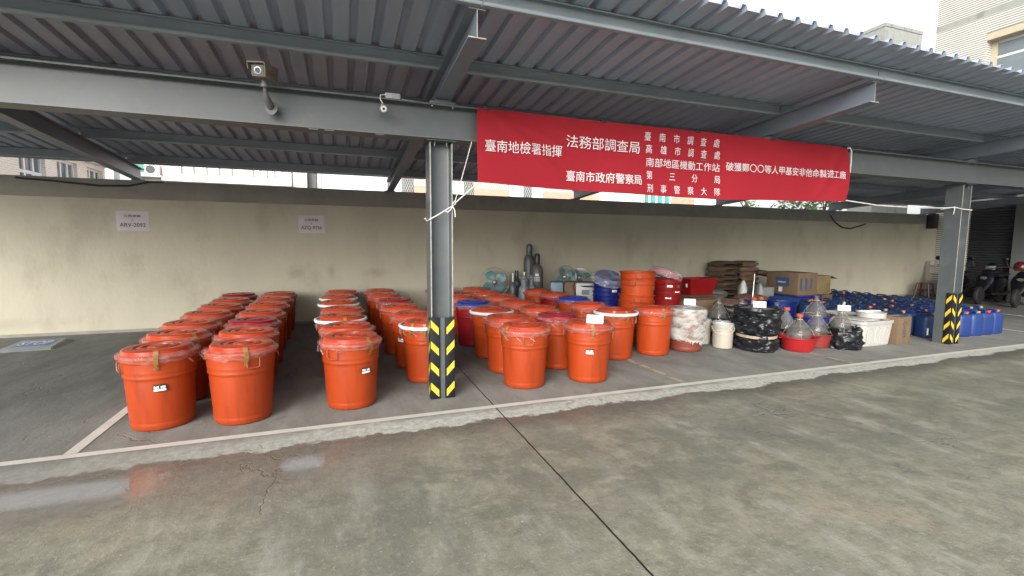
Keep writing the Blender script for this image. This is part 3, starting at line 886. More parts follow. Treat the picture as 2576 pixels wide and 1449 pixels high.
# ================================================================== lidded bins
def bin_body_mesh(m_, seed=0):
    mb = MB()
    def ov(r, z, a, k):
        return r*(1+(.010*math.cos(2*a+seed)+.006*nz3(math.cos(a)*1.5+seed*3, math.sin(a)*1.5, z*4))*(.3+z)), z
    mb.lathe([(.19, .004), (.205, .0), (.222, .006), (.231, .02), (.234, .045), (.2365, .062), (.2345, .068), (.236, .075), (.254, .43), (.2545, .445), (.2625, .455), (.265, .466), (.2625, .474), (.2645, .50),
              (.2665, .508), (.265, .516), (.272, .585), (.280, .592), (.281, .602), (.277, .607), (.280, .63), (.276, .635)], 56, fn=ov)
    return mb.mesh('body', m_)
def lid_mesh(m_):
    mb = MB()
    mb.lathe([(.292, .622), (.296, .626), (.296, .642), (.288, .648), (.266, .650), (.260, .655), (.253, .684), (.247, .691), (.238, .6935), (.205, .6935), (.172, .6925), (.168, .684), (.150, .682), (.146, .690), (.140, .6935), (.112, .6935),
              (.108, .685), (.075, .683), (.071, .691), (.064, .694), (.030, .6945), (.001, .6945)], 48)
    return mb.mesh('lid', m_)
def handle_mesh(m_):
    mb = MB()
    y = -.281
    mb.tube([(-.052, y+.012, .592), (-.052, y-.004, .590), (-.052, y-.008, .575), (-.050, y-.006, .52), (-.044, y-.004, .513), (.044, y-.004, .513), (.050, y-.006, .52), (.052, y-.008, .575), (.052, y-.004, .590), (.052, y+.012, .592)], .0042, 7)
    return mb.mesh('handle', m_)
def wrap_mesh(seed):
    mb = MB()
    def f(r, z, a, k):
        t = k/7
        n1 = nz3(math.cos(a)*2.2+seed, math.sin(a)*2.2, t*1.5)
        n2 = nz3(math.cos(a)*9, math.sin(a)*9+seed, t*5)
        n3 = nz3(math.cos(a)*3+seed*2, math.sin(a)*3, 0)
        n4 = nz3(math.cos(a)*22, math.sin(a)*22+seed, t*2)
        edge = max(0, t-.55)*2.2
        return r+.004*n2+.004*n1*edge+.003*n4*(.5+edge), z+.006*n2*(1 if 0 < k else 0)-(.030*n3+.014*n1+.006*n4)*edge
    mb.lathe([(.262, .668), (.285, .661), (.301, .653), (.305, .640), (.304, .624), (.299, .611), (.293, .598), (.289, .590)], 96, fn=f, cap0=False, cap1=False)
    # a twisted gather of spare film
    a0 = seed*2.1
    for k in range(3):
        a = a0+k*.5+.3
        pts = [(.303*math.cos(a+i*.05), .303*math.sin(a+i*.05), .60-.012*i+.004*math.sin(i*2+k)) for i in range(5)]
        mb.tube(pts, [.004, .008, .006, .008, .003], 6)
    return mb.mesh('plastic_wrap', 'cling_film')
def foam_mesh():
    mb = MB()
    def f(r, z, a, k): return r+.003*nz3(math.cos(a)*4, math.sin(a)*4, k), z+.004*nz3(math.cos(a)*2, math.sin(a)*2, 5)
    mb.lathe([(.288, .658), (.300, .661), (.312, .655), (.317, .642), (.313, .628), (.300, .618), (.286, .617)], 64, fn=f, cap0=False, cap1=False)
    return mb.mesh('foam_band', 'white_foam')
def tape_mesh():
    mb = MB()
    pts = [(.236, .696), (.255, .690), (.268, .660), (.308, .650), (.311, .625), (.299, .59), (.279, .555), (.277, .535)]
    for i in range(len(pts)-1):
        (ra, za), (rb, zb_) = pts[i], pts[i+1]
        mb.quad((-.018, -ra, za), (.018, -ra, za), (.018, -rb, zb_), (-.018, -rb, zb_))
    mb.mi = 1
    for (r, z, tilt) in ((.3085, .638, 0), (.298, .578, 0), (.2805, .548, 0)):
        mb.face([mb.v(.011*math.cos(q*PI/6), -r-.0035, z+.011*math.sin(q*PI/6)) for q in range(12)])
    return mb.mesh('seal_tape', ['amber_tape', 'tape_dot'])
def sticker_mesh():
    mb = MB()
    def P(u, z): a = u/.258; return (.2565*math.sin(a)*1.006, -.2565*math.cos(a)*1.006, z)
    def patch(u0, u1, z0, z1, off):
        k = 4
        for i in range(k):
            a, b = u0+(u1-u0)*i/k, u0+(u1-u0)*(i+1)/k
            p = [P(a, z0), P(b, z0), P(b, z1), P(a, z1)]
            sl_ = [off+(.0085 if q == 2 or q == 3 else 0)*((z1-z0)/.05)*.35+(z0-.36)*.05 for q in range(4)]
            mb.quad(*[Vector(q)+Vector((q[0], q[1], 0)).normalized()*s_ for q, s_ in zip(p, sl_)])
    mb.mi = 0; patch(-.046, .046, .352, .412, .0075)
    mb.mi = 1; patch(-.041, .041, .357, .374, .0092)
    rnd = random.Random(4)
    for i, u in enumerate((-.038, -.026, -.014, .006, .017, .028)):
        patch(u, u+.008, .380, .401-.004*(i % 2), .0092)
        patch(u, u+.0095, .386+.004*(i % 3), .390+.004*(i % 3), .0094)
    return mb.mesh('sticker', ['sticker_black', 'sticker_white'])
BODY = {(k, q): bin_body_mesh(v, q*1.7) for k, v in (('orange', 'orange_plastic'), ('orange', 'orange_plastic'), ('red', 'red_plastic')) for q in range(4)}
LID = {k: lid_mesh(v) for k, v in (('orange', 'orange_lid'), ('red', 'red_lid'), ('blue', 'blue_lid'))}
HAND = {'wire': handle_mesh('wire'), 'dark': handle_mesh('wire_dark')}
WRAP = [wrap_mesh(k) for k in range(5)]
FOAM, TAPE, STICK = foam_mesh(), tape_mesh(), sticker_mesh()
def bin_(x, y, label, body='orange', lid='orange', foam=False, hand=40, tape=None, stick=None, group=None, w=0, s=1.0, flip=0):
    """hand/tape/stick: degrees round the bin, 0 = towards the yard camera side, + = to the right"""
    face = math.degrees(math.atan2(x, y))                           # which way the viewer stands
    t = thing('lidded_bin', label, 'bin', (x, y, 0), 0, group)
    t.scale = (s, s, s)
    link('body', BODY[(body, w % 4)], t, rz=R(w*50)); lo = link('lid', LID[lid], t, rz=R(w*77))
    lo.rotation_euler = (R(.9*math.sin(w*3.1)), R(.9*math.cos(w*5.3)), R(w*77))
    for h in (hand, hand+180): link('handle', HAND['wire' if body == 'orange' else 'dark'], t, rz=R(h-face))
    link('plastic_wrap', WRAP[w % 5], t, rz=R(w*61))
    if foam: link('foam_band', FOAM, t, rz=R(w*31))
    for q in ([] if tape is None else tape if isinstance(tape, (list, tuple)) else [tape]): link('seal_tape', TAPE, t, rz=R(q-face))
    if stick is not None: link('sticker', STICK, t, rz=R(stick-face))
    return t
ORD = ['front', 'second', 'third', 'fourth', 'fifth', 'sixth', 'rearmost']
def nth(i, n): return 'frontmost' if i == 0 else 'rearmost' if i == n-1 else '%s from front' % ORD[i]
def row(pts, where, group, **ov):
    for i, (x, y) in enumerate(pts):
        kw = dict(hand=random.uniform(25, 155), w=random.randrange(50))
        kw.update(ov.get('b%d' % i, {}))
        c = kw.pop('c', None)
        d = c or 'orange bin'
        kw['group'] = group
        bin_(x, y, '%s, %s, %s' % (d, nth(i, len(pts)), where), **kw)
row([(-1.52, 4.83), (-1.58, 5.52), (-1.63, 6.2), (-1.65, 7.0), (-1.67, 7.75), (-1.68, 8.5), (-1.72, 9.33)], 'leftmost row', 'lidded bins in rows',
    b0=dict(hand=-78, tape=-6, stick=-3), b1=dict(tape=32), b5=dict(c='orange bin with a dull scuffed lid'), b6=dict(c='dull red lidded bin', body='red', lid='red'))
row([(-.88, 4.75), (-.95, 5.42), (-1.0, 6.16), (-1.02, 6.9), (-1.06, 7.73), (-1.07, 8.5), (-1.08, 9.36)], 'second row', 'lidded bins in rows',
    b0=dict(hand=18, tape=7), b2=dict(lid='red', c='orange bin with a dark red lid'))
row([(.06, 4.83), (.04, 5.47), (-.03, 6.2), (-.01, 6.92), (-.06, 7.73), (-.07, 8.52), (-.02, 9.42)], 'third row', 'lidded bins in rows',
    b0=dict(hand=-36, tape=38, stick=30), b2=dict(foam=True, tape=10, c='orange bin with a white foam band'), b4=dict(foam=True, c='orange bin with a white foam band'), b5=dict(foam=True, c='orange bin with a white foam band'))
row([(.91, 5.47), (.86, 6.13), (.79, 6.92), (.80, 7.77), (.70, 8.6), (.68, 9.42)], 'row behind the pillar', 'lidded bins in rows',
    b0=dict(foam=True, tape=[-3, -35], hand=95, c='orange bin with a white foam band'), b1=dict(stick=-38), b3=dict(lid='red', c='orange bin with a dark red lid'))
row([(1.93, 4.88), (1.94, 5.53), (1.98, 6.3), (1.93, 7.12), (1.87, 7.98), (1.84, 8.7), (1.87, 9.48)], 'first row right of the pillar', 'lidded bins in rows',
    b0=dict(hand=8, tape=-48, w=3), b1=dict(hand=80), b2=dict(foam=True, hand=80, c='orange bin with a white foam band'), b3=dict(body='red', lid='blue', hand=30, c='dark red bin with a blue lid'))
row([(2.73, 4.85), (2.64, 5.49), (2.68, 6.22), (2.62, 6.96), (2.64, 7.8), (2.61, 8.55), (2.56, 9.27)], 'second row right of the pillar', 'lidded bins in rows',
    b0=dict(hand=84, tape=10, stick=4, w=2), b1=dict(lid='red', hand=-28, body='orange', c='orange bin with a dark red lid'))
row([(3.63, 5.68), (3.58, 6.37), (3.74, 7.18), (3.74, 7.92), (3.68, 8.61)], 'third row right of the pillar', 'lidded bins in rows',
    b0=dict(foam=True, tape=[-5, 33], hand=60, c='orange bin with a white foam band'), b1=dict(hand=-10), b2=dict(lid='blue', hand=70, c='orange bin with a blue lid'), b3=dict(body='red', hand=60, c='dark red bin with an orange lid'))
bin_(4.30, 5.72, 'orange lidded bin standing next to the film-wrapped brown bin', hand=-52, tape=30, w=4, group='lidded bins in rows')

# ------------------------------------------------------------------ evidence cards
def card(x, y, z, label, wd=.15, ht=.085, rz=0, lean=14):
    t = thing('paper_card', label, 'card', (x, y, z), R(rz), 'white paper cards')
    m = MB(); T = rot('X', -lean)
    m.box(-wd/2, wd/2, -.0015, .0015, 0, ht, bev=.0006, T=T)
    m.box(-wd/2, wd/2, .0, .003, 0, ht*.97, T=tr(0, 2*math.sin(R(lean))*ht, 0) @ rot('X', lean))
    m.obj('card', 'card_white', t)
    m = MB()
    for i in range(5):
        m.quad(*[T @ Vector(p) for p in ((-.026+.011*i, -.003, ht*.38), (-.018+.011*i, -.003, ht*.38), (-.018+.011*i, -.003, ht*.60), (-.026+.011*i, -.003, ht*.60))])
    m.obj('lettering', 'ink_light', t)
card(2.70, 4.66, .6955, 'white paper card propped on the sticker-labelled orange bin lid', .19, .10, -38, 18)

# ================================================================== stacked bins at the back
def open_bin_meshes(m_):
    mb = MB()
    mb.lathe([(.21, .01), (.215, .0), (.232, .01), (.236, .06), (.258, .46), (.266, .47), (.270, .56), (.284, .57), (.285, .585), (.277, .59), (.281, .645), (.296, .65), (.298, .664), (.288, .668), (.280, .66), (.27, .5), (.236, .03)], 44, cap1=True)
    return mb.mesh('body', m_)
OB = {k: open_bin_meshes(v) for k, v in (('orange', 'orange_plastic'), ('red', 'bright_red_plastic'), ('blue', 'blue_bin'))}
def label_mesh(m_, r=.2865, wd=.11, h=.045, lines=True):
    mb = MB()
    k = 5
    for i in range(k):
        a, b = (-wd/2+wd*i/k)/r, (-wd/2+wd*(i+1)/k)/r
        mb.quad((r*math.sin(a), -r*math.cos(a), -h/2), (r*math.sin(b), -r*math.cos(b), -h/2), (r*math.sin(b), -r*math.cos(b), h/2), (r*math.sin(a), -r*math.cos(a), h/2))
    if lines:
        mb.mi = 1
        for i in range(4):
            a = (-.025+.016*i)/r; b = a+.012/r; q = r+.0015
            mb.quad((q*math.sin(a), -q*math.cos(a), -h*.18), (q*math.sin(b), -q*math.cos(b), -h*.18), (q*math.sin(b), -q*math.cos(b), h*.2), (q*math.sin(a), -q*math.cos(a), h*.2))
    return mb.mesh('sticker', [m_, 'ink'])
LBL, LBY = label_mesh('sticker_white', .2915), label_mesh('box_yellow', .2915, .07, .05)
def stacked(x, y, z, kind, label, group, hand=None, lab=None, laby=None, s=1.0):
    t = thing('open_bin', label, 'bin', (x, y, z), 0, group); t.scale = (s, s, s)
    link('body', OB[kind], t)
    face = math.degrees(math.atan2(x, y))
    if hand is not None:
        for h in (hand, hand+180):
            link('handle', HAND['dark'], t, (0, 0, .045), R(h-face))
    if lab is not None: link('sticker', LBL, t, (0, 0, .52 if kind != 'blue' else .60), R(lab-face))
    if laby is not None: link('sticker', LBY, t, (0, 0, .52), R(laby-face))
gx, gy = 4.62, 6.62
grp = 'nested orange bins'
stacked(gx, gy, 0, 'orange', 'open orange bin, lowest in the orange stack', grp, 80, lab=35)
stacked(gx, gy, .105, 'orange', 'open orange bin, second from the bottom in the orange stack', grp, 4)
stacked(gx+.01, gy, .37, 'orange', 'open orange bin with a yellow sticker, second from the top of the orange stack', grp, -16, laby=62)
stacked(gx+.01, gy, .485, 'orange', 'open orange bin, topmost in the orange stack', grp, 6)
gx, gy = 5.88, 7.45
for k, (z, lb, ly) in enumerate(((-.0, None, None), (.12, 8, None), (.24, 45, None), (.35, 12, 50))):
    stacked(gx, gy, z*.95, 'red', 'open red bin, %s in the red stack beside the orange stack' % ('lowest', 'second from the bottom', 'second from the top', 'topmost')[k], 'nested red bins', None, lab=lb, laby=ly, s=.95)
gx, gy = 4.80, 7.85
for k in range(5):
    stacked(gx, gy, .082*k, 'blue', 'blue bin, %s in the blue stack left of the orange bins' % ('lowest', 'second from the bottom', 'middle one', 'second from the top', 'topmost')[k], 'nested blue bins', None, lab=(32 if k == 2 else None), s=.93)
t = thing('bin_lid', 'blue lid in clear film lying tilted on the blue stack', 'lid', (gx-.02, gy-.06, .955))
m = MB(); m.lathe([(.27, -.02), (.275, .0), (.255, .02), (.24, .055), (.17, .06), (.001, .06)], 40, T=rot('X', 24) @ rot('Y', -4)); m.obj('lid', 'blue_lid', t)
m = MB()
m.lathe([(.335, -.045), (.33, -.02), (.29, .02), (.25, .07), (.16, .085), (.02, .09)], 60, fn=lambda r, z, a, k: (r+.02*nz3(math.cos(a)*3, math.sin(a)*3, k*.4), z+.014*nz3(math.cos(a)*5, math.sin(a)*5, k)), T=rot('X', 24), cap0=False)
m.obj('plastic_wrap', 'clear_bag', t)
t = thing('bin_lid', 'bundle of red lids in crumpled film slanting over the red stack', 'lid', (5.76, 7.36, 1.02))
T = rot('Z', -8) @ rot('Y', 17)
for k in range(3):
    m = MB(); m.lathe([(.27, -.02+.03*k), (.275, .0+.03*k), (.25, .02+.03*k), (.24, .03+.03*k), (.001, .03+.03*k)], 40, T=T); m.obj('lid', 'purple_film', t)
m = MB()
m.lathe([(.30, -.05), (.315, -.02), (.31, .05), (.27, .11), (.15, .125), (.01, .125)], 70, fn=lambda r, z, a, k: (r+.03*nz3(math.cos(a)*3+9, math.sin(a)*3, k*.5), z+.02*nz3(math.cos(a)*6, math.sin(a)*6, k)), T=T, cap0=False)
m.obj('plastic_wrap', 'clear_bag', t)

# ================================================================== gas cylinders, fans, devices along the wall
def cylinder(x, y, h, r, label, mt='cylinder_grey', cap='guard', tilt=0, stickers=False, kind='gas_cylinder'):
    t = thing(kind, label, 'gas cylinder', (x, y, 0), 0, 'gas cylinders against the wall'); t.rotation_euler = (0, R(tilt), R(-22))
    nh = .17*min(1, h/1.2)+.06
    b = h-nh
    m = MB(); m.lathe([(r*.8, 0), (r*.97, .015), (r, .04), (r, b*.60), (r*1.012, b*.605), (r*1.012, b*.615), (r, b*.62), (r, b-r*1.25), (r*.95, b-r*.85), (r*.8, b-r*.45), (r*.55, b-r*.15), (r*.36, b), (r*.34, b+.02)], 28)
    m.obj('body', mt, t)
    m = MB()
    if cap == 'guard':
        m.lathe([(r*.50, b-.015), (r*.52, b+.03), (r*.54, h-.09), (r*.50, h-.04), (r*.36, h-.01), (r*.1, h)], 20); c = m.obj('valve_guard', mt, t)
        m = MB(); m.cyl((0, -r*.36, (b+h)/2+.02), (0, -r*.555, (b+h)/2+.02), r*.17, 12); m.obj('guard_port', 'lens_glass', c)
    elif cap == 'cap':
        m.lathe([(r*.42, b-.01), (r*.46, b+.02), (r*.46, h-.05), (r*.36, h-.01), (r*.1, h)], 20); m.obj('cap', 'cylinder_cap', t)
        m = MB(); m.lathe([(r*.55, b-r*.16), (r*.44, b-.008)], 24, cap0=False, cap1=False, fn=lambda q, z, a, k: (q+.002, z)); m.obj('collar', 'brown_bin', t)
    else:
        m.cyl((0, 0, b), (0, 0, h-.02), r*.2, 10); m.cyl((0, -.03, h-.06), (0, .04, h-.06), r*.14, 8); m.cyl((0, 0, h-.02), (0, 0, h), r*.42, 12)
        m.obj('valve', 'metal', t)
    if stickers:
        for (wd, z0, z1) in ((.075, b-r*1.9, b-r*1.5), (.125, b-r*2.75, b-r*2.0)):
            q = MB()
            for i in range(5):
                a, c_ = (-wd/2+wd*i/5)/r, (-wd/2+wd*(i+1)/5)/r; e = r+.003
                q.quad((e*math.sin(a), -e*math.cos(a), z0), (e*math.sin(c_), -e*math.cos(c_), z0), (e*math.sin(c_), -e*math.cos(c_), z1), (e*math.sin(a), -e*math.cos(a), z1))
            q.obj('sticker', 'card_white' if wd < .1 else 'device_grey', t)
cylinder(3.93, 9.72, 1.60, .125, 'tallest grey gas cylinder with a rounded valve guard, against the wall')
cylinder(3.97, 9.36, 1.395, .135, 'tall khaki gas cylinder with a black cap and white stickers', 'cylinder_khaki', 'cap', stickers=True)
cylinder(3.36, 9.20, .98, .085, 'small gas cylinder with an open brass valve, leftmost of the small ones', cap='valve')
cylinder(3.30, 8.86, .93, .085, 'small gas cylinder leaning among the small grey ones', tilt=14, cap='guard')
cylinder(3.44, 8.78, .97, .105, 'small pale grey gas cylinder with a guard, front left of the small ones', 'cylinder_pale')
cylinder(3.66, 8.93, .96, .105, 'small pale grey gas cylinder with a guard, right of the small ones', 'cylinder_pale')
cylinder(3.62, 9.22, 1.0, .085, 'small gas cylinder with an open valve behind the two pale ones', cap='valve')
cylinder(3.58, 9.58, 1.02, .10, 'small dark gas cylinder with a black cap behind the small ones', cap='cap')

def fan(x, y, z, r, label, yaw=0, pitch=0, stand=True, back=False):
    t = thing('electric_fan', label, 'fan', (x, y, 0), R(yaw), 'electric fans along the wall')
    T = tr(0, 0, z) @ rot('X', pitch)
    m = MB()
    for dy, rr in ((-.05, r*.72), (-.07, r*.40), (0, r), (.03, r), (.08, r*.6)):
        m.tube([T @ Vector((rr*math.cos(a*PI/24), dy, rr*math.sin(a*PI/24))) for a in range(48)], .0035 if rr < r else .006, 5, closed=True)
    for k in range(60):
        a = k*PI/30
        m.tube([T @ Vector((q*r*math.cos(a), dy, q*r*math.sin(a))) for q, dy in ((.17, -.085), (.45, -.075), (.75, -.052), (1.0, 0))], .0011, 4, cap=False)
        if k % 2 == 0: m.tube([T @ Vector((q*r*math.cos(a), dy, q*r*math.sin(a))) for q, dy in ((1.0, .03), (.6, .08), (.25, .1))], .0011, 4, cap=False)
    m.obj('cage', 'fan_wire', t)
    m = MB()
    for k in range(4):
        a0 = k*PI/2+.6
        def f(u, v, a0=a0):
            rr = r*(.16+.70*u); wd = .30+.32*math.sin(PI*min(1, u*1.05)**.8)
            a = a0+(v-.5)*wd*2.1
            return T @ Vector((rr*math.cos(a), -.01+.05*(v-.5), rr*math.sin(a)))
        m.grid(f, 8, 6)
    m.obj('blades', 'fan_teal', t)
    m = MB()
    m.lathe([(.052, -.06), (.058, -.05), (.058, .02), (.03, .03)], 20, T=T @ rot('X', 90) @ tr(0, 0, .04)); m.obj('hub', 'cable_black', t)
    m = MB(); m.lathe([(.028, 0), (.030, .004), (.012, .012), (.010, .008), (.001, .007)], 20, T=T @ tr(0, -.075, 0) @ rot('X', 90)); m.obj('badge', 'metal', t)
    m = MB(); m.lathe([(.07, 0), (.08, .05), (.07, .13), (.04, .16)], 20, T=T @ tr(0, .05, 0) @ rot('X', -90)); m.obj('motor', 'fan_teal', t)
    if stand:
        m = MB(); m.tube([(0, .1, z), (0, .1, z-.3), (0, .08, .05)], .018, 10)
        m.lathe([(.2, 0), (.21, .02), (.15, .045), (.03, .07)], 28, c=(0, .08, 0)); m.obj('stand', 'cable_black', t)
fan(3.02, 9.40, .79, .30, 'standing fan with teal blades behind the bins left of the gas cylinders', -18)
# cartons and devices right of the cylinders
def carton(x, y, z, sx, sy, sz, label, mt='kraft', rz=0, flaps=0, cat='box', name='cardboard_box', group='cardboard boxes', tape=False, prints=None, face_mat=None):
    t = thing(name, label, cat, (x, y, z), R(rz), group)
    m = MB(); m.box(-sx/2, sx/2, -sy/2, sy/2, 0, sz, bev=.006); m.obj('body', mt, t)
    if face_mat:
        m = MB(); m.quad((-sx/2+.008, -sy/2-.002, .008), (sx/2-.008, -sy/2-.002, .008), (sx/2-.008, -sy/2-.002, sz-.008), (-sx/2+.008, -sy/2-.002, sz-.008)); m.obj('printed_face', face_mat, t)
    if tape:
        m = MB(); m.box(-sx/2-.001, sx/2+.001, -.025, .025, sz, sz+.0015); m.obj('tape', 'tan_cloth', t)
    for f in range(flaps):
        m = MB()
        if f == 0: m.box(0, .005, -sy/2+.01, sy/2-.01, 0, .26, T=tr(sx/2, 0, sz) @ rot('Y', 108)); m.box(-sx/2, sx/2, -sy/2, sy/2, sz+.001, sz+.006, T=tr(0, 0, 0) @ rot('Y', 1.5))
        elif f == 1: m.box(-sx/2+.01, sx/2-.01, 0, .004, 0, .22, T=tr(0, sy/2, sz) @ rot('X', -48))
        else: m.box(0, .004, -sy/2+.01, sy/2-.01, 0, .24, T=tr(sx/2, 0, sz) @ rot('Y', 112))
        m.obj('flap', mt, t)
    for (side, u0, u1, z0, z1, pm) in (prints or []):
        m = MB()
        if side == 'f': m.quad((u0, -sy/2-.003, z0), (u1, -sy/2-.003, z0), (u1, -sy/2-.003, z1), (u0, -sy/2-.003, z1))
        else: m.quad((sx/2+.003, u0, z0), (sx/2+.003, u1, z0), (sx/2+.003, u1, z1), (sx/2+.003, u0, z1))
        m.obj('print', pm, t)
    return t
carton(4.26, 8.98, 0, .26, .35, .80, 'narrow grey-blue box at the wall left of the slotted machine', 'device_blue', -22, cat='box', name='storage_box', group='boxes and devices at the wall')
carton(4.50, 8.86, 0, .22, .42, .81, 'plain tan cardboard box left of the slotted white machine', 'kraft', -22, tape=True)
t = thing('office_machine', 'pale grey boxy machine with a curved black slot, under the fans', 'machine', (4.86, 8.72, .08), R(-24))
m = MB(); m.box(-.26, .26, -.25, .25, 0, .72, bev=.012); m.obj('body', 'device_grey', t)
m = MB(); m.prism([(-.17, .655), (-.10, .640), (0, .632), (.10, .636), (.23, .655), (.23, .668), (-.17, .668)], 'y', -.256, -.2505); m.obj('slot', 'lens_glass', t)
m = MB(); m.quad((-.14, -.2525, .48), (.02, -.2525, .48), (.02, -.2525, .58), (-.14, -.2525, .58)); m.obj('panel', 'grey_bracket', t)
m = MB(); m.lathe([(.008, 0), (.008, .006)], 10, T=tr(-.02, -.251, .40) @ rot('X', 90)); m.obj('button', 'grey_bracket', t)
m = MB(); m.tube([(-.26, -.26, .45), (-.32, -.28, .66), (-.27, -.2, .735), (-.05, -.15, .742), (.2, -.1, .738)], .009, 8); m.obj('power_cord', 'cable_black', t)
fan(4.58, 9.22, .88, .25, 'tilted fan with teal blades on the tan box, left of the pair', -52, -8, stand=False)
fan(4.84, 9.05, .84, .29, 'fan lying back on the pale grey machine, right of the pair', -30, -38, stand=False)

# ================================================================== clutter right of the bins
def crumple(mb, prof, n, seed, a1, a2, c=(0, 0, 0), cap0=True, cap1=False, f1=3, f2=9, flat=0):
    def f(r, z, a, k):
        x, y = math.cos(a), math.sin(a)
        n1 = nz3(x*f1*.5+seed, y*f1*.5, z*6); n2 = nz3(x*f2*.3, y*f2*.3+seed, z*10); n3 = abs(nz3(x*2+seed*3, y*2, z*6))
        n4 = 1-2*abs(nz3(x*1.3+seed*7+z*3, y*1.3+z*4, z*13)); n5 = 1-2*abs(nz3(x*2.8+seed, y*2.8-z*5, z*9))
        return max(.001, r*(1+a1*n1)+a2*(n2*.8-n3+.6*n4+.45*n5)), max(0, z+.5*a2*(n2+n4*.4) if k else z)
    den = []
    for i in range(len(prof)-1):
        for q in range(5):
            den.append(tuple(prof[i][j]+(prof[i+1][j]-prof[i][j])*q/5 for j in (0, 1)))
    den.append(prof[-1])
    mb.lathe(den, n, c, f, cap0, cap1)
# film-wrapped brown bin
t = thing('wrapped_bin', 'reddish brown bin wrapped in shredded white stretch film, with a card on top', 'bin', (4.93, 5.76, 0))
link('body', bin_body_mesh('brown_bin'), t)
m = MB()
m.lathe([(.02, .655), (.15, .66), (.24, .655), (.285, .645), (.300, .62), (.298, .57), (.296, .52), (.292, .46), (.288, .40), (.284, .34), (.280, .28), (.276, .22)], 140, cap0=False, cap1=False,
        fn=lambda r, z, a, k: (r+.004*nz3(math.cos(a)*5, math.sin(a)*5, z*10)+.002*nz3(math.cos(a)*15, math.sin(a)*15, z*25), z+.010*nz3(math.cos(a)*2, math.sin(a)*2, z*4)-(max(0, k-8)*.028*(.6+1.5*abs(nz3(math.cos(a)*14, math.sin(a)*14, 7)))*(.7+.5*math.sin(a+2.2)))))
m.obj('stretch_film', 'white_wrap', t)
rnd = random.Random(5)
m = MB()
for i in range(90):
    a = rnd.uniform(0, 2*PI); z = rnd.uniform(.20, .42); r = .286
    da = rnd.uniform(-.35, -.1); dz = -rnd.uniform(.02, .07)
    p = [((r+.012*rnd.random())*math.cos(a+da*q), (r+.012*rnd.random())*math.sin(a+da*q), z+dz*q) for q in (0, .5, 1)]
    m.tube(p, [.004, .003, .001], 5, cap=False)
m.obj('film_shreds', 'sack_white', t)
card(5.02, 5.80, .672, 'white paper card standing on the film-wrapped bin', .17, .10, -40)
# white pails
def pail(x, y, label, rz, liner=True, handle=True):
    t = thing('pail', label, 'pail', (x, y, 0), R(rz), 'cream plastic pails')
    m = MB(); m.lathe([(.125, .0), (.142, .008), (.146, .03), (.150, .27), (.156, .275), (.156, .283), (.151, .288), (.152, .312), (.158, .316), (.158, .324), (.152, .33), (.155, .365), (.162, .368), (.162, .380), (.152, .382), (.148, .36), (.14, .02)], 36)
    m.obj('body', 'cream_plastic', t)
    if handle:
        m = MB()
        pts = [(.158*math.cos(a), .158*math.sin(a)*1.0-.012*math.sin(a), .335-.12*math.sin(-a)) for a in [(-PI)*k/18 for k in range(19)]]
        pts = [(p[0]*1.04, p[1]*1.04-.004, p[2]) for p in pts]
        m.tube(pts, .006, 8); m.obj('handle', 'white_plastic', t)
    if liner:
        m = MB(); m.lathe([(.163, .33), (.166, .36), (.166, .392), (.156, .41), (.15, .395), (.146, .33)], 60, cap0=False, cap1=False, fn=lambda r, z, a, k: (r+.005*nz3(math.cos(a)*5+x, math.sin(a)*5, z*12), z+.010*nz3(math.cos(a)*4, math.sin(a)*4+x, k*.3)))
        m.obj('bag_liner', 'clear_bag', t)
pail(5.59, 5.69, 'cream pail with its handle down, nearest of the two by the black drum', -40)
pail(5.49, 6.06, 'cream pail tucked behind, beside the film-wrapped bin', 20)
# drum in black bag
t = thing('bagged_drum', 'drum swathed in a black rubbish bag with a tan band round it', 'drum', (5.99, 5.43, 0))
m = MB(); crumple(m, [(.25, 0), (.275, .01), (.285, .06), (.28, .14), (.262, .22), (.258, .25), (.27, .29), (.29, .36), (.30, .44), (.30, .52), (.315, .56), (.31, .59), (.325, .62), (.305, .655), (.275, .645), (.26, .60), (.22, .58)], 140, 3, .15, .05); m.obj('black_bag', 'black_bag', t)
m = MB(); m.lathe([(.265, .215), (.270, .218), (.271, .255), (.266, .258)], 60, cap0=False, cap1=False, fn=lambda r, z, a, k: (r+.026+.004*nz3(math.cos(a)*4, math.sin(a)*4, 2), z+.012*math.sin(a+.6))); m.obj('band', 'tan_cloth', t)
m = MB(); m.lathe([(.001, .63), (.20, .632), (.255, .63), (.262, .615)], 40, cap0=False); m.obj('lid', 'grey_bracket', t)
card(6.02, 5.42, .645, 'white paper card standing on the black-bagged drum', .18, .10, -42)
# carboys
def carboy(x, y, z, label, cap='orange', h=.55, r=.172, strings=True, rz=0):
    t = thing('carboy', label, 'carboy', (x, y, z), R(rz), 'glass carboys')
    k = h/.55
    m = MB()
    m.lathe([(r*.8, 0), (r*.97, .012), (r, .05), (r, .24*k), (r*.96, .28*k), (r*.80, .335*k), (r*.55, .40*k), (r*.36, .445*k), (.040, .465*k), (.036, .48*k), (.036, .525*k), (.042, .53*k), (.042, .545*k)], 36, cap1=False); m.obj('bottle', 'glass', t)
    if cap:
        m = MB(); m.lathe([(.046, .515*k), (.049, .52*k), (.049, .555*k), (.043, .562*k), (.001, .562*k)], 24, fn=lambda r_, z_, a, q: (r_*(1+.03*math.sin(a*12)), z_)); m.obj('cap', 'cap_orange', t)
    if strings:
        m = MB(); m.tube([(.041*math.cos(a*PI/8), .041*math.sin(a*PI/8), .475*k+.003*math.sin(a*3)) for a in range(16)], .006, 6, closed=True)
        for a in (-2.3, -.9, .6, 2.2):
            m.tube([(.04*math.cos(a), .04*math.sin(a), .475*k), (r*1.02*math.cos(a), r*1.02*math.sin(a), .30*k), (r*1.28*math.cos(a), r*1.28*math.sin(a), .2)], .0022, 5)
        m.obj('string', 'string_tan', t)
    return t
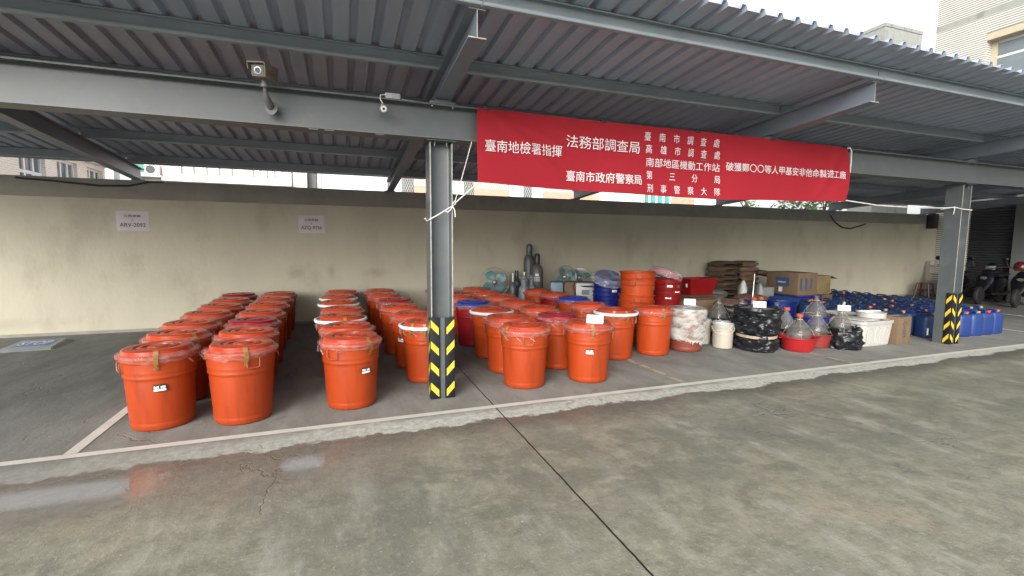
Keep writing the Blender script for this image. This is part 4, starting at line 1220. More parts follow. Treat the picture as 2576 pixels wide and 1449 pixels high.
def tubby(x, y, z, prof, label, mt, name='basin', cat='basin', rz=0, ears=True, group=None):
    t = thing(name, label, cat, (x, y, z), R(rz), group)
    m = MB(); m.lathe(prof, 48, cap1=True); m.obj('body', mt, t)
    if ears:
        r, h = prof[4][0], prof[4][1]
        for s_ in (-1, 1):
            m = MB(); m.tube([(s_*r*.97, -.07, h-.012), (s_*(r+.025), -.05, h-.006), (s_*(r+.035), 0, h+.004), (s_*(r+.025), .05, h-.006), (s_*r*.97, .07, h-.012)], .009, 8); m.obj('handle', mt, t)
    return t
tubby(6.56, 5.17, 0, [(.17, 0), (.195, .008), (.215, .05), (.248, .19), (.268, .205), (.268, .217), (.256, .217), (.24, .20), (.205, .05), (.18, .015)], 'bright red plastic basin holding an orange-capped carboy', 'basin_red', rz=-30)
carboy(6.55, 5.16, .017, 'glass carboy with an orange cap in the bright red basin', h=.535)
m = MB()
b = tubby(7.08, 5.28, 0, [(.16, 0), (.175, .006), (.185, .03), (.215, .195), (.235, .205), (.237, .222), (.225, .222), (.208, .2), (.178, .03), (.16, .012)], 'faded red woven-look plastic basket holding an open carboy', 'basket_red', 'basket', 'basket', -25)
for i in range(7):
    m = MB(); q = .18+.034*i/7*1.0; z_ = .04+.021*i
    rr = .187+(z_-.03)*.182
    m.tube([(rr*math.cos(a*PI/24), rr*math.sin(a*PI/24), z_) for a in range(48)], .004, 6, closed=True); m.obj('rib', 'basket_red', b)
carboy(7.07, 5.27, .014, 'open glass carboy tied with string in the faded red basket', None, .56, .16)
tubby(7.52, 5.66, 0, [(.17, 0), (.18, .006), (.19, .04), (.225, .40), (.248, .412), (.25, .43), (.238, .43), (.215, .40), (.18, .05), (.17, .16)], 'dark blue plastic bucket holding an open carboy', 'basket_blue', 'bucket', 'bucket', 10)
carboy(7.53, 5.64, .165, 'open glass carboy standing high in the dark blue bucket', None, .60, .165)
def black_bag(x, y, r, h, label, seed, rim='black_bag'):
    t = thing('black_bag', label, 'bag', (x, y, 0), 0, 'black rubbish bags')
    m = MB(); crumple(m, [(r*.8, 0), (r*1.02, .008), (r*1.08, h*.25), (r*1.05, h*.5), (r*1.0, h*.75), (r*1.04, h*.93), (r*.95, h*1.0), (r*.75, h*.92), (r*.62, h*.7)], 110, seed, .2, .05)
    m.obj('bag', 'black_bag', t)
    return t
black_bag(7.41, 5.09, .235, .32, 'black rubbish bag open around a carboy, beside the white tub', 4)
t = tubby(7.41, 5.12, .10, [(.15, 0), (.16, .006), (.165, .03), (.175, .10), (.19, .115), (.19, .128), (.18, .128), (.17, .1), (.155, .02), (.15, .012)], 'orange-red basin rim showing inside the black bag', 'cap_orange', 'basin', 'basin', 0, False)
carboy(7.42, 5.13, .115, 'brown-tinted glass carboy in the black bag by the white tub', None, .50, .145)
card(7.40, 5.08, .585, 'white paper card resting on the neck of the bagged carboy', .17, .09, -48, 20)
carboy(6.76, 5.56, .02, 'glass carboy with an orange cap behind the red basin', h=.57, strings=False)
black_bag(6.74, 5.60, .20, .27, 'black rubbish bag slumped round the carboy behind the red basin', 7)
carboy(6.22, 6.46, .05, 'open glass carboy behind the cream pails', None, .62, .165)
black_bag(6.22, 6.46, .20, .33, 'black rubbish bag round the carboy behind the cream pails', 9)
carboy(6.56, 6.28, .05, 'open glass carboy left of the black-bagged drum top', None, .62, .165)
carboy(6.28, 6.0, .03, 'orange-capped glass carboy squeezed behind the black-bagged drum', h=.575, strings=False)
for i, (x, y) in enumerate(((7.20, 6.62), (7.42, 6.66))):
    carboy(x, y, .04, 'orange-capped carboy at the metal rod, %s of the pair' % ('left one', 'right one')[i], h=.58, strings=False)
carboy(7.0, 5.95, .03, 'open glass carboy behind the orange-capped one at the red basin', None, .60, .15, False)
m = MB(); m.lathe([(.30, 0), (.34, .02), (.33, .20), (.27, .38), (.20, .45), (.05, .47)], 60, fn=lambda r, z, a, k: (r*(1+.2*nz3(math.cos(a)*2, math.sin(a)*2, z*6)), max(0, z+.05*nz3(math.cos(a)*3, math.sin(a)*3, z*5) if k else z)))
o = m.obj('plastic_bag', 'clear_bag', None, (7.22, 6.2, .0)); tag(o, 'crumpled heap of clear plastic bags behind the red basin', 'bag')
# metal rod
m = MB(); m.tube([(7.40, 6.86, .02), (7.62, 7.02, 1.04)], .013, 10)
o = m.obj('metal_rod', 'metal'); tag(o, 'thin pale metal rod leaning upright in front of the sacks', 'rod')
# tub
t = thing('storage_tub', 'large white moulded storage tub with a dark blue handle', 'tub', (8.06, 5.22, 0), R(1))
m = MB()
def tub_ring(z, k, inset=0):
    W_, D_ = .385*k-inset, .27*k-inset
    pts = []
    for i in range(96):
        a = 2*PI*i/96
        c, s_ = math.cos(a), math.sin(a)
        e = 2/7.
        x = W_*abs(c)**e*(1 if c >= 0 else -1); y = D_*abs(s_)**e*(1 if s_ >= 0 else -1)
        pts.append((x, y, z))
    return pts
rings = []
for z, k in ((0, .86), (.012, .90), (.03, .905), (.32, .985), (.345, .99), (.36, 1.03), (.40, 1.035), (.405, 1.02), (.408, .97), (.40, .95), (.25, .93)):
    row_ = []
    for (x, y, zz) in tub_ring(z, k):
        if .05 < z < .33:
            pass
        row_.append(m.v(x, y, zz))
    rings.append(row_)
for a, b in zip(rings, rings[1:]):
    for i in range(96): m.face((a[i], a[(i+1) % 96], b[(i+1) % 96], b[i]), True)
m.face(rings[0][::-1]); m.face(rings[-1])
m.obj('body', 'white_plastic', t)
for ux in (-.22, -.02, .18):                                           # moulded arches on the long side
    m = MB()
    pts = []
    for q in range(11):
        a = PI*q/10
        pts.append((ux+.062*math.cos(a), .245+.055*math.sin(a)))
    pts = [(ux+.055, .05)]+pts+[(ux-.055, .05)]
    m.tube([(x, -.245-.022*(z/.33)-.001, z) for x, z in pts], .007, 6)
    m.obj('moulded_arch', 'white_plastic', t)
m = MB(); m.tube([(-.385, -.16, .345), (-.41, -.16, .34), (-.412, -.155, .30), (-.412, .0, .30), (-.41, .005, .34), (-.385, .005, .345)], .011, 8); m.obj('handle', 'blue_bin', t)
m = MB(); m.box(-.34, .05, -.24, .24, .409, .428, bev=.006); m.obj('lid', 'white_plastic', t)
m = MB(); m.lathe([(.185, 0), (.2, .003), (.204, .075), (.209, .078), (.209, .088), (.19, .088), (.186, .08), (.18, .02)], 44)
o = m.obj('plastic_ring', 'white_plastic', None, (8.22, 5.20, .430)); tag(o, 'round shallow white plastic pan on top of the white tub', 'pan')
carton(8.66, 5.13, 0, .36, .36, .445, 'tan cardboard box printed with a diamond, beside the white tub', 'kraft', 3, flaps=0, tape=True)
bx = [o for o in C.objects if o.name.startswith('cardboard_box')][-1]
m = MB()
yy = -.1835
for (a, b) in (((-.055, .33), (0, .375)), ((0, .375), (.055, .33)), ((.055, .33), (0, .285)), ((0, .285), (-.055, .33)), ((-.022, .33), (.022, .33))):
    m.tube([(a[0], yy, a[1]), (b[0], yy, b[1])], .003, 5)
for i, wd in enumerate((.05, .085, .085, .075)):
    for j in range(4):
        x0 = -wd/2+wd*j/4
        m.quad((x0, yy, .25-.045*i), (x0+wd/4*.8, yy, .25-.045*i), (x0+wd/4*.8, yy, .275-.045*i), (x0, yy, .275-.045*i))
m.obj('print', 'ink', bx)
card(8.50, 5.30, .452, 'white paper card on the tan box behind the white tub', .15, .07, -40, 25)
tubby(7.92, 5.86, .0, [(.2, 0), (.22, .02), (.23, .05), (.26, .36), (.285, .38), (.285, .392), (.27, .392), (.25, .36), (.22, .25), (.1, .24)], 'white round basin behind the dark blue bucket', 'white_plastic', rz=0, ears=False)
t = thing('scoop', 'white plastic scoop standing up in a flat white tray', 'scoop', (8.35, 5.78, .39))
m = MB(); m.prism([(-.03, 0), (.03, 0), (.024, .21), (.012, .225), (-.012, .225), (-.024, .21)], 'y', -.008, .008); m.xf(rot('Y', 16)); m.obj('handle', 'white_plastic', t)
m = MB(); m.lathe([(.02, 0), (.24, .002), (.27, .02), (.275, .03), (.26, .03), (.23, .01)], 40); m.obj('tray', 'white_plastic', t)
carton(8.45, 5.82, 0, .62, .5, .385, 'low brown cardboard box under the white scoop tray', 'kraft_dark', 0)

# blue bins with bags and cloth behind
def heap_bin(x, y, r, h, label, seed, top='dark_brown_cloth', bag=True):
    t = thing('blue_bin', label, 'bin', (x, y, 0), 0, 'blue bins with bags behind the carboys')
    m = MB(); m.lathe([(r*.85, 0), (r*.9, .01), (r*.97, h*.9), (r*1.05, h*.92), (r*1.06, h), (r*.98, h)], 40); m.obj('body', 'blue_bin', t)
    m = MB(); crumple(m, [(r*.95, h*.96), (r*1.08, h), (r*1.0, h*1.06), (r*.75, h*1.13), (r*.4, h*1.16), (r*.05, h*1.18)], 60, seed, .12, .03, cap0=False); m.obj('cloth', top, t)
    if bag:
        m = MB(); crumple(m, [(r*1.06, h*.45), (r*1.14, h*.6), (r*1.18, h*.8), (r*1.15, h*.95), (r*1.05, h*1.02)], 70, seed+3, .08, .03, cap0=False); m.obj('black_bag', 'black_bag', t)
heap_bin(6.82, 6.78, .27, .50, 'blue bin heaped with brown cloth, with a black bag round it', 11)
heap_bin(7.82, 7.28, .30, .52, 'blue bin of brown cloth in front of the white sack', 15, bag=False)
heap_bin(8.45, 7.1, .28, .48, 'blue bin of dark cloth below the big carton', 19, 'can_blue', False)
carton(7.02, 7.72, 0, .95, .55, .50, 'long low tan cardboard box behind the carboys', 'kraft', 0, tape=True)
carton(6.42, 8.05, 0, .35, .6, .47, 'short brown cardboard box left of the long tan one', 'kraft_dark', 0)
carton(7.50, 8.42, 0, .95, .62, .50, 'brown cardboard box under the red crate', 'kraft_dark', 0)
t = thing('crate', 'empty bright red rectangular plastic crate on the cardboard boxes', 'crate', (7.42, 8.42, .505), R(2))
m = MB()
b0, b1 = (.30, .19), (.385, .265)
H = .36
ring = [[m.v(sx*d[0], sy*d[1], z) for sx, sy in ((-1, -1), (1, -1), (1, 1), (-1, 1))] for d, z in ((b0, 0), (b1, H-.02), ((b1[0]+.015, b1[1]+.015), H-.02), ((b1[0]+.015, b1[1]+.015), H), ((b1[0]-.01, b1[1]-.01), H), ((b0[0]-.008, b0[1]-.008), .012))]
for a, b in zip(ring, ring[1:]):
    for i in range(4): m.face((a[i], a[(i+1) % 4], b[(i+1) % 4], b[i]))
m.face(ring[0][::-1]); m.face(ring[-1])
m.obj('body', 'bright_red_plastic', t)
m = MB(); m.quad((-.36, -.10, .17), (-.36, -.16, .17), (-.373, -.16, .25), (-.373, -.10, .25)); m.obj('sticker', 'sticker_white', t)

# sacks
def sack_mesh(mt, lx=.72, ly=.44, lz=.175, seed=0, droop=0):
    m = MB()
    def f(u, v):
        a = (u-.5)*2; b = v*2*PI
        ed = max(0, 1-abs(a)**5)
        c, s_ = math.cos(b), math.sin(b)
        x = a*lx/2
        y = ly/2*abs(c)**.55*(1 if c > 0 else -1)*(.93+.07*ed)
        z = lz/2*abs(s_)**.75*(1 if s_ > 0 else -1)*(.30+.70*ed)
        z += .018*nz3(x*6+seed, y*6, 1)+.008*nz3(x*17+seed, y*17, z*9)
        return (x, y+.012*nz3(x*7, seed, z*9), z+lz/2-droop*a*a)
    m.grid(f, 22, 32)
    bmesh.ops.remove_doubles(m.bm, verts=m.bm.verts[:], dist=.0005)
    return m.mesh('sack_body', mt)
SK = [sack_mesh('sack_paper', seed=k*5) for k in range(3)]
for col, (x, y, rz) in enumerate(((9.12, 9.42, 84), (9.85, 9.45, 4))):
    n_ = 9
    for k in range(n_):
        o = link('sack', SK[(k+col) % 3], None, (x+random.uniform(-.04, .04), y+random.uniform(-.02, .03), k*.128), R(rz+random.uniform(-7, 7)))
        tag(o, 'brown paper sack in the %s pile by the wall, %s' % (('left', 'right')[col], 'bottom one' if k == 0 else 'top one' if k == n_-1 else '%s from the bottom' % ['', 'second', 'third', 'fourth', 'fifth', 'sixth', 'seventh', 'eighth'][k]), 'sack', 'paper sacks piled by the wall')
o = link('sack', sack_mesh('kraft_dark', .6, .32, .15, 40), None, (10.32, 9.2, .80), R(-10)); o.rotation_euler = (0, R(8), R(-10)); tag(o, 'rolled dark brown sack sticking out right of the sack piles', 'sack', 'paper sacks piled by the wall')
m = MB(); m.grid(lambda u, v: ((u-.5)*.8, (v-.5)*.45, .015*nz3(u*3, v*3, 1)+.03*u), 12, 8)
o = m.obj('cardboard_sheet', 'kraft_dark', None, (9.72, 9.4, 1.165), R(3)); tag(o, 'dark flat cardboard sheet lying on top of the sack piles', 'cardboard')
def upright_sack(x, y, mt, lx, lz, label, tilt, rz, z=0, group='plastic sacks in front of the paper sacks'):
    o = link('sack', sack_mesh(mt, lx, lz, .18, x*3), None, (x, y, z))
    o.rotation_euler = (R(90-tilt), R(90), R(rz)); o.rotation_mode = 'XYZ'
    o.matrix_world = tr(x, y, z+lx/2) @ rot('Z', rz) @ rot('X', -tilt) @ rot('Y', 90) @ tr(0, 0, -.09)
    tag(o, label, 'sack', group)
upright_sack(8.30, 7.95, 'sack_white', .80, .46, 'white plastic sack standing upright with pointed corners', 12, -40)
o = link('sack', sack_mesh('sack_grey', .75, .5, .2, 3), None, (8.10, 8.62, .0), R(20)); tag(o, 'grey plastic sack at the bottom left of the sack pile', 'sack', 'plastic sacks in front of the paper sacks')
o = link('sack', sack_mesh('sack_white', .7, .45, .18, 8), None, (8.12, 8.6, .19), R(14)); tag(o, 'pale plastic sack lying on the bottom grey one', 'sack', 'plastic sacks in front of the paper sacks')
o = link('sack', sack_mesh('sack_grey', .7, .45, .2, 18), None, (8.14, 8.62, .36), R(25)); tag(o, 'grey plastic sack on top of the pale lying one', 'sack', 'plastic sacks in front of the paper sacks')
upright_sack(8.85, 8.05, 'sack_grey', .72, .55, 'grey plastic sack standing right of the white upright one', 8, -30)
# big cartons on blue containers
for i, y in enumerate((8.02, 8.5)):
    t = thing('storage_box', 'dark blue plastic container under the big carton, %s' % ('front one', 'back one')[i], 'container', (10.15, y, 0), 0, 'dark blue containers under the carton')
    m = MB(); m.box(-.40, .40, -.225, .225, 0, .44, bev=.03); m.obj('body', 'blue_bin', t)
    m = MB(); m.box(-.42, .42, -.24, .235, .40, .45, bev=.012); m.obj('lid', 'blue_bin', t)
carton(10.13, 8.26, .452, .62, .86, .52, 'big tan carton with a dark blue printed panel on its side', 'kraft', 0, flaps=0,
       prints=[('f', -.27+.03, -.21+.03, .12, .40, 'box_blue_print'), ('f', -.10+.02, -.04+.02, .12, .40, 'box_blue_print'), ('f', .08, .13, .14, .40, 'box_blue_print')])
bx = [o for o in C.objects if o.name.startswith('cardboard_box')][-1]
for (y0, y1, z0, z1, pm) in ((-.20, .16, .20, .40, 'box_blue_print'), (-.03, .07, .06, .17, 'card_white')):
    m = MB(); m.quad((-.3135, y1, z0), (-.3135, y0, z0), (-.3135, y0, z1), (-.3135, y1, z1)); m.obj('print', pm, bx)
m = MB()
for j in range(7): m.quad((-.316, .10-.032*j, .275), (-.316, .10-.032*j-.024, .275), (-.316, .10-.032*j-.024, .305), (-.316, .10-.032*j, .305))
m.obj('print', 'ink_light', bx)
carton(10.82, 8.30, .45, .44, .7, .44, 'yellowed box with a drooping flap, right of the big carton', 'box_yellow', 0, flaps=1)
carton(10.82, 8.28, 0, .50, .75, .44, 'dark brown box under the yellowed one', 'kraft_dark', 0)
carton(9.35, 8.45, .0, .42, .45, .62, 'pale box half hidden between the sacks and the big carton', 'sack_grey', 0)

# ================================================================== blue jerrycans
def can_meshes():
    m = MB()
    W_, D_ = .148, .128
    rings = []
    for z, k in ((0, .90), (.006, .95), (.03, 1.0), (.15, 1.005), (.28, 1.0), (.325, .985), (.355, .95), (.38, .88), (.395, .78), (.402, .62)):
        r_ = []
        for i in range(40):
            a = 2*PI*i/40; c, s_ = math.cos(a), math.sin(a); e = 2/3.6
            r_.append(m.v(W_*k*abs(c)**e*(1 if c >= 0 else -1), D_*k*abs(s_)**e*(1 if s_ >= 0 else -1), z))
        rings.append(r_)
    for a, b in zip(rings, rings[1:]):
        for i in range(40): m.face((a[i], a[(i+1) % 40], b[(i+1) % 40], b[i]), True)
    m.face(rings[0][::-1]); m.face(rings[-1])
    hm = MB(); hm.tube([(-.02, .07, .39), (-.02, .07, .425), (-.02, .05, .438), (-.02, -.05, .438), (-.02, -.075, .425), (-.02, -.075, .385)], .016, 8)
    cm = MB(); cm.lathe([(.026, .385), (.026, .405), (.034, .406), (.034, .436), (.030, .441), (.001, .441)], 20, c=(.082, -.03, 0), fn=lambda r, z, a, k: (r*(1+.03*math.sin(a*10)), z))
    return m, hm, cm
bm1, hm, cm = can_meshes(); CB = bm1.mesh('body', 'can_blue'); CH = hm.mesh('handle', 'can_blue'); CY = cm.mesh('cap', 'cap_yellow')
bm1, hm, cm = can_meshes(); CB2 = bm1.mesh('body', 'can_blue_bright'); CH2 = hm.mesh('handle', 'can_blue_bright'); CO = cm.mesh('cap', 'cap_orange')
_, _, cm = can_meshes(); CR = cm.mesh('cap', 'cap_red')
_, _, cm = can_meshes(); CD = cm.mesh('cap', 'cylinder_cap')  # rear-row caps: the dim light back there put into a dark colour
ORD2 = ['front', 'second', 'third', 'fourth', 'fifth', 'sixth', 'seventh', 'eighth', 'ninth', 'tenth', 'eleventh', 'twelfth', 'thirteenth', 'fourteenth']
def can(x, y, label, rz=0, bright=False, cap='y', extra=None):
    t = thing('jerrycan', label, 'jerrycan', (x, y, 0), R(rz), 'blue jerrycans packed in a block')
    link('body', CB2 if bright else CB, t); link('handle', CH2 if bright else CH, t); link('cap', {'y': CY, 'o': CO, 'r': CR, 'd': CD}[cap], t)
    return t
rnd = random.Random(12)
NR = 13
for j in range(NR):
    y = 5.20+.298*j
    i = 0
    for k in range(11):
        x = 9.06+.322*k
        if j == 0 and k not in (2, 4, 5, 6, 7): continue
        if j == 1 and k < 1: continue
        if j < 3 and k > 8: continue
        if y > 7.55 and x < 11.25: continue
        if x > 12.4: continue
        i += 1
        cap = 'y' if j < 2 else 'd'
        if rnd.random() < .14: cap = rnd.choice('yo')
        if (j, k) == (0, 6): cap = 'r'
        if (j, k) == (0, 7) or (j, k) == (1, 2): cap = 'o'
        px, py = x+rnd.uniform(-.014, .014)+(.10 if j < 3 and k > 3 else 0), y+rnd.uniform(-.014, .014)-(.10 if j == 0 and k > 3 else 0)
        t = can(px, py, 'blue jerrycan with a %s cap, %s row from the front, %s from the left' % ({'y': 'yellow', 'o': 'orange', 'r': 'red', 'd': 'dark'}[cap], ORD2[j], 'first' if i == 1 else ORD2[i-1]), rnd.choice((0, 0, 180, 180))+rnd.uniform(-6, 6) if j else rnd.uniform(-8, 8)-12, bright=(k > 3 and j < 3), cap=cap)
        if (j, k) == (0, 2):
            t['label'] = 'blue jerrycan with a yellow label plate, in front left of the right-hand pillar'
            m = MB(); m.quad((-.0, -.1305, .265), (.10, -.1305, .265), (.10, -.1305, .315), (-.0, -.1305, .315)); m.obj('label_plate', 'box_yellow', t)
            m = MB(); m.quad((-.115, -.1305, .06), (-.085, -.1305, .06), (-.085, -.1305, .18), (-.115, -.1305, .18)); m.obj('sticker', 'sticker_white', t)

# ================================================================== tiled building at the right
BX = 18.66
bd = thing('tiled_building', 'pale tiled building with a roller shutter and a deep window, at the right end', 'building', (BX, 5, 0))
def bbox(nm, m_, y0, y1, z0, z1, x0=0, x1=.35):
    mb = MB(); mb.box(x0, x1, y0-5, y1-5, z0, z1); return mb.obj(nm, m_, bd)
mb = MB()
mb.box(0, .6, 9.14-5, 10.48-5, 0, 8.602)
mb.box(0, .6, 9.62-5+.0, 10.48-5, 8.80, 12.2); mb.box(0, .6, -6-5, 9.62-5, 8.80, 12.2)
mb.box(0, .6, -6-5, 9.14-5, 8.075, 8.602); mb.box(0, .6, -6-5, 9.14-5, 3.25, 6.2)
mb.obj('tiled_wall', 'tile_lines', bd)
mb = MB(); mb.box(.6, 10, -11, 5.48, 0, 12.2); mb.obj('wall', 'tile_pale', bd)
bbox('stone_band', 'old_concrete', -6, 10.485, 8.604, 8.798, -.006, .55)
# the window: fill the strip left of it, tan reveal and frame
wf = bbox('window', 'window_frame', 5.2, 9.30, 6.9, 7.86, .36, .44)
mb = MB(); mb.box(.345, .359, 5.3-5, 9.2-5, 7.42, 7.78); mb.box(.345, .359, 5.3-5, 9.2-5, 6.95, 7.34); mb.obj('pane', 'window_glass', wf)
bbox('reveal', 'reveal_tan', 9.30, 9.139, 6.2, 8.07, .02, .59) if False else None
mb = MB()
mb.box(.012, .58, -6-5, 9.138-5, 7.864, 8.073)
mb.box(.012, .58, 9.30-5-.0, 9.138-5+.0, 6.2, 7.86) if False else None
mb.box(.30, .46, 9.0-5, 9.136-5, 6.2, 7.863)
mb.obj('reveal', 'reveal_tan', bd)
mb = MB(); mb.box(-.02, .5, -6-5, 9.136-5, 6.205, 6.9); mb.obj('sill_panel', 'window_glass', bd)
# shutter opening
mb = MB()
z = .02
pr = []
while z < 3.0:
    pr += [(.10, z), (.075, z+.02), (.075, z+.055), (.10, z+.075)]
    z += .078
pr = [(p[0], p[1]) for p in pr]
ya, yb = 8.02-5, 9.13-5
A = [mb.v(p[0], ya, p[1]) for p in pr]; B = [mb.v(p[0], yb, p[1]) for p in pr]
for i in range(len(pr)-1): mb.face((A[i], A[i+1], B[i+1], B[i]))
mb.obj('roller_shutter', 'shutter_dark', bd)
bbox('pillar', 'pillar_grey', 6.9, 8.01, 0, 3.24, -.10, .5)
bbox('lintel', 'pillar_grey', 8.02, 9.13, 3.02, 3.24, .0, .5)
bbox('wall_base', 'pillar_grey', -6, 6.89, 0, 3.24, .0, .5)

# roof tower far behind
tw = thing('concrete_tower', 'weathered grey concrete roof tower behind the carport roof', 'tower', (26.4, 17.3, 0))
mb = MB(); mb.box(-1.4, 1.36, -1.1, .1, 0, 12.2); mb.obj('wall', 'old_concrete', tw)
mb = MB(); mb.box(-1.43, 1.39, -1.13, .13, 12.2, 12.36); mb.obj('roof_slab', 'old_concrete', tw)

# ================================================================== stool, ladder, scooters
t = thing('stool', 'dark red plastic stool by the right end of the wall', 'stool', (17.35, 9.45, 0), R(10))
m = MB(); m.box(-.16, .16, -.16, .16, .42, .455, bev=.012); m.obj('seat', 'stool_red', t)
for sx in (-1, 1):
    for sy in (-1, 1):
        m = MB(); m.tube([(sx*.13, sy*.13, .43), (sx*.19, sy*.19, 0)], [.03, .026], 8); m.obj('leg', 'stool_red', t)
for sx in (-1, 1):
    m = MB(); m.box(sx*.155-.01, sx*.155+.01, -.15, .15, .20, .24); m.obj('stretcher', 'stool_red', t)
    m = MB(); m.box(-.15, .15, sx*.155-.01, sx*.155+.01, .20, .24); m.obj('stretcher', 'stool_red', t)
t = thing('step_ladder', 'pale folded step ladder leaning beside the tiled wall corner', 'ladder', (18.0, 9.55, 0), R(-70))
for sx in (-.2, .2):
    m = MB(); m.box(sx-.03, sx+.03, -.02, .02, 0, 1.15, T=rot('X', -12)); m.obj('rail', 'wood_pale', t)
for k in range(4):
    m = MB(); m.box(-.17, .17, -.03, .05, .2+.26*k, .23+.26*k, T=rot('X', -12)); m.obj('step', 'wood_pale', t)
def scooter(x, y, rz, label):
    t = thing('scooter', label, 'scooter', (x, y, 0), R(rz), 'scooters parked by the shutter')
    for yy in (-.62, .62):
        m = MB(); m.lathe([(.12, -.05), (.22, -.05), (.245, -.03), (.25, 0), (.245, .03), (.22, .05), (.12, .05)], 28, T=tr(0, yy, .25) @ rot('Y', 90)); m.obj('wheel', 'tyre', t)
    m = MB()
    prof = [(-.62, .40, .06, .34), (-.45, .46, .16, .62), (-.36, .52, .20, .86), (-.28, .44, .17, .96), (-.14, .30, .10, .50), (.0, .26, .16, .36), (.15, .28, .17, .62), (.35, .32, .18, .74), (.62, .40, .17, .76), (.85, .52, .10, .70)]
    ring = []
    for (yy, zl, hw, zt) in prof:
        zl = min(zl, zt-.05)
        ring.append([m.v(hw*math.cos(a)*(.9 if math.sin(a) > 0 else 1), yy, (zl+zt)/2+(zt-zl)/2*math.sin(a)) for a in [2*PI*i/20 for i in range(20)]])
    for a, b in zip(ring, ring[1:]):
        for i in range(20): m.face((a[i], a[(i+1) % 20], b[(i+1) % 20], b[i]), True)
    m.face(ring[0][::-1]); m.face(ring[-1]); m.obj('body', 'scooter_black', t)
    m = MB(); m.grid(lambda u, v: (.15*math.sin((v-.5)*PI), .12+.72*u, .76+.06*math.cos((v-.5)*PI)+.05*u), 10, 10); m.obj('seat', 'black_rubber', t)
    m = MB(); m.tube([(-.36, -.20, 1.06), (-.2, -.26, 1.03), (0, -.30, .97), (.2, -.26, 1.03), (.36, -.20, 1.06)], .016, 8); m.obj('handlebar', 'wire_dark', t)
    m = MB(); m.lathe([(.001, .02), (.035, .015), (.05, -.02)], 20, T=tr(0, -.46, .74) @ rot('X', 80) @ Matrix.Scale(1.5, 4, (1, 0, 0))); m.obj('headlight', 'headlight', t)
    for sx in (-1, 1):
        m = MB(); m.tube([(sx*.28, -.23, 1.05), (sx*.34, -.25, 1.22)], .008, 6); m.lathe([(.001, .012), (.055, .008), (.06, -.01), (.03, -.03)], 16, T=tr(sx*.36, -.25, 1.26) @ rot('X', -80)); m.obj('mirror', 'scooter_black', t)
    m = MB(); m.tube([(.12, -.1, .28), (.18, .3, .26), (.2, .8, .34)], [.03, .04, .05], 8); m.obj('exhaust', 'wire_dark', t)
    return t
scooter(17.45, 8.75, -78, 'black scooter nearest the pillar with a yellow cloth on its handlebar')
scooter(17.30, 7.85, -84, 'black scooter with a bright headlight, second from the wall')
scooter(17.35, 7.15, -80, 'black scooter cut by the right edge of the photo')
m = MB(); m.grid(lambda u, v: (.02+.10*math.sin(v*PI)*0+.03*nz3(u*3, v*3, 1), (u-.5)*.55, .0-.20*abs(v-.5)*2*(.6+.4*math.sin(u*5))-.12*(u-.5)), 14, 10)
o = m.obj('cloth', 'cloth_yellow', None, (17.13, 8.72, 1.10), R(2)); tag(o, 'yellow cloth draped over the handlebar of the scooter nearest the pillar', 'cloth')
t = thing('helmet', 'dark red helmet resting on the scooter at the right edge', 'helmet', (17.55, 7.35, .95))
m = MB(); m.lathe([(.11, 0), (.14, .05), (.145, .12), (.12, .2), (.07, .245), (.001, .26)], 24); m.obj('shell', 'helmet_red', t)
t = thing('helmet', 'dark glossy helmet on the second scooter, near the shutter edge', 'helmet', (17.55, 7.95, .90))
m = MB(); m.lathe([(.11, 0), (.14, .05), (.145, .12), (.12, .2), (.07, .245), (.001, .26)], 24); m.obj('shell', 'scooter_black', t)
m = MB(); m.grid(lambda u, v: (-.147*math.cos((u-.5)*1.8), .147*math.sin((u-.5)*1.8), .06+.10*v), 8, 4); m.obj('visor', 'window_glass', t)

# ================================================================== buildings and trees beyond the wall
# brown tiled block with white windows, side on, at the left
bl = thing('tiled_building', 'brown tiled block with white window frames beyond the wall at far left', 'building', (-9, 20.5, 0))
mb = MB()
wins = [(-4.6, -3.2), (-2.05, -.70), (-.02, 1.28), (2.0, 3.25)]
for k, (a, b) in enumerate(wins):
    lo = -9 if k == 0 else wins[k-1][1]
    mb.box(-.3, 0, lo, a, 0, 5.3)
    mb.box(-.3, 0, a, b, 0, 2.6); mb.box(-.3, 0, a, b, 4.38, 5.3)
mb.box(-.3, 0, wins[-1][1], 3.45, 0, 5.3)
mb.obj('tiled_wall', 'tile_brown', bl)
mb = MB(); mb.box(-9, -.5, -9, 3.45, 0, 5.25); mb.obj('wall', 'tile_pale', bl)
mb = MB(); mb.box(-.2, .25, -9, 3.45, 4.55, 4.95); mb.obj('ledge', 'white_siding', bl)
for (a, b) in wins:
    for z0, z1 in ((2.6, 4.38),):
        mb = MB()
        mb.box(-.20, -.10, a, b, z0, z0+.08); mb.box(-.20, -.10, a, b, z1-.08, z1); zm = z0+(z1-z0)*.62
        mb.box(-.20, -.10, a, b, zm-.05, zm+.05)
        for q in range(4):
            y = a+(b-a)*q/3; y = min(max(y, a+.04), b-.04)
            mb.box(-.2005, -.0995, y-.04, y+.04, z0+.081, zm-.051); mb.box(-.2005, -.0995, y-.04, y+.04, zm+.051, z1-.081)
        f = mb.obj('window', 'white_siding', bl)
        mb = MB(); mb.box(-.17, -.15, a, b, z0+.02, z1-.02); mb.obj('pane', 'window_glass', f)
# white drain pole at the corner of the block
m = MB(); m.cyl((0, 0, 0), (0, 0, 7), .09, 12); m.cyl((0, 0, 7), (0, 0, 7.1), .14, 12)
o = m.obj('pole', 'white_siding', None, (-8.75, 24.35, 0)); tag(o, 'white pole at the corner of the brown tiled block', 'pole')
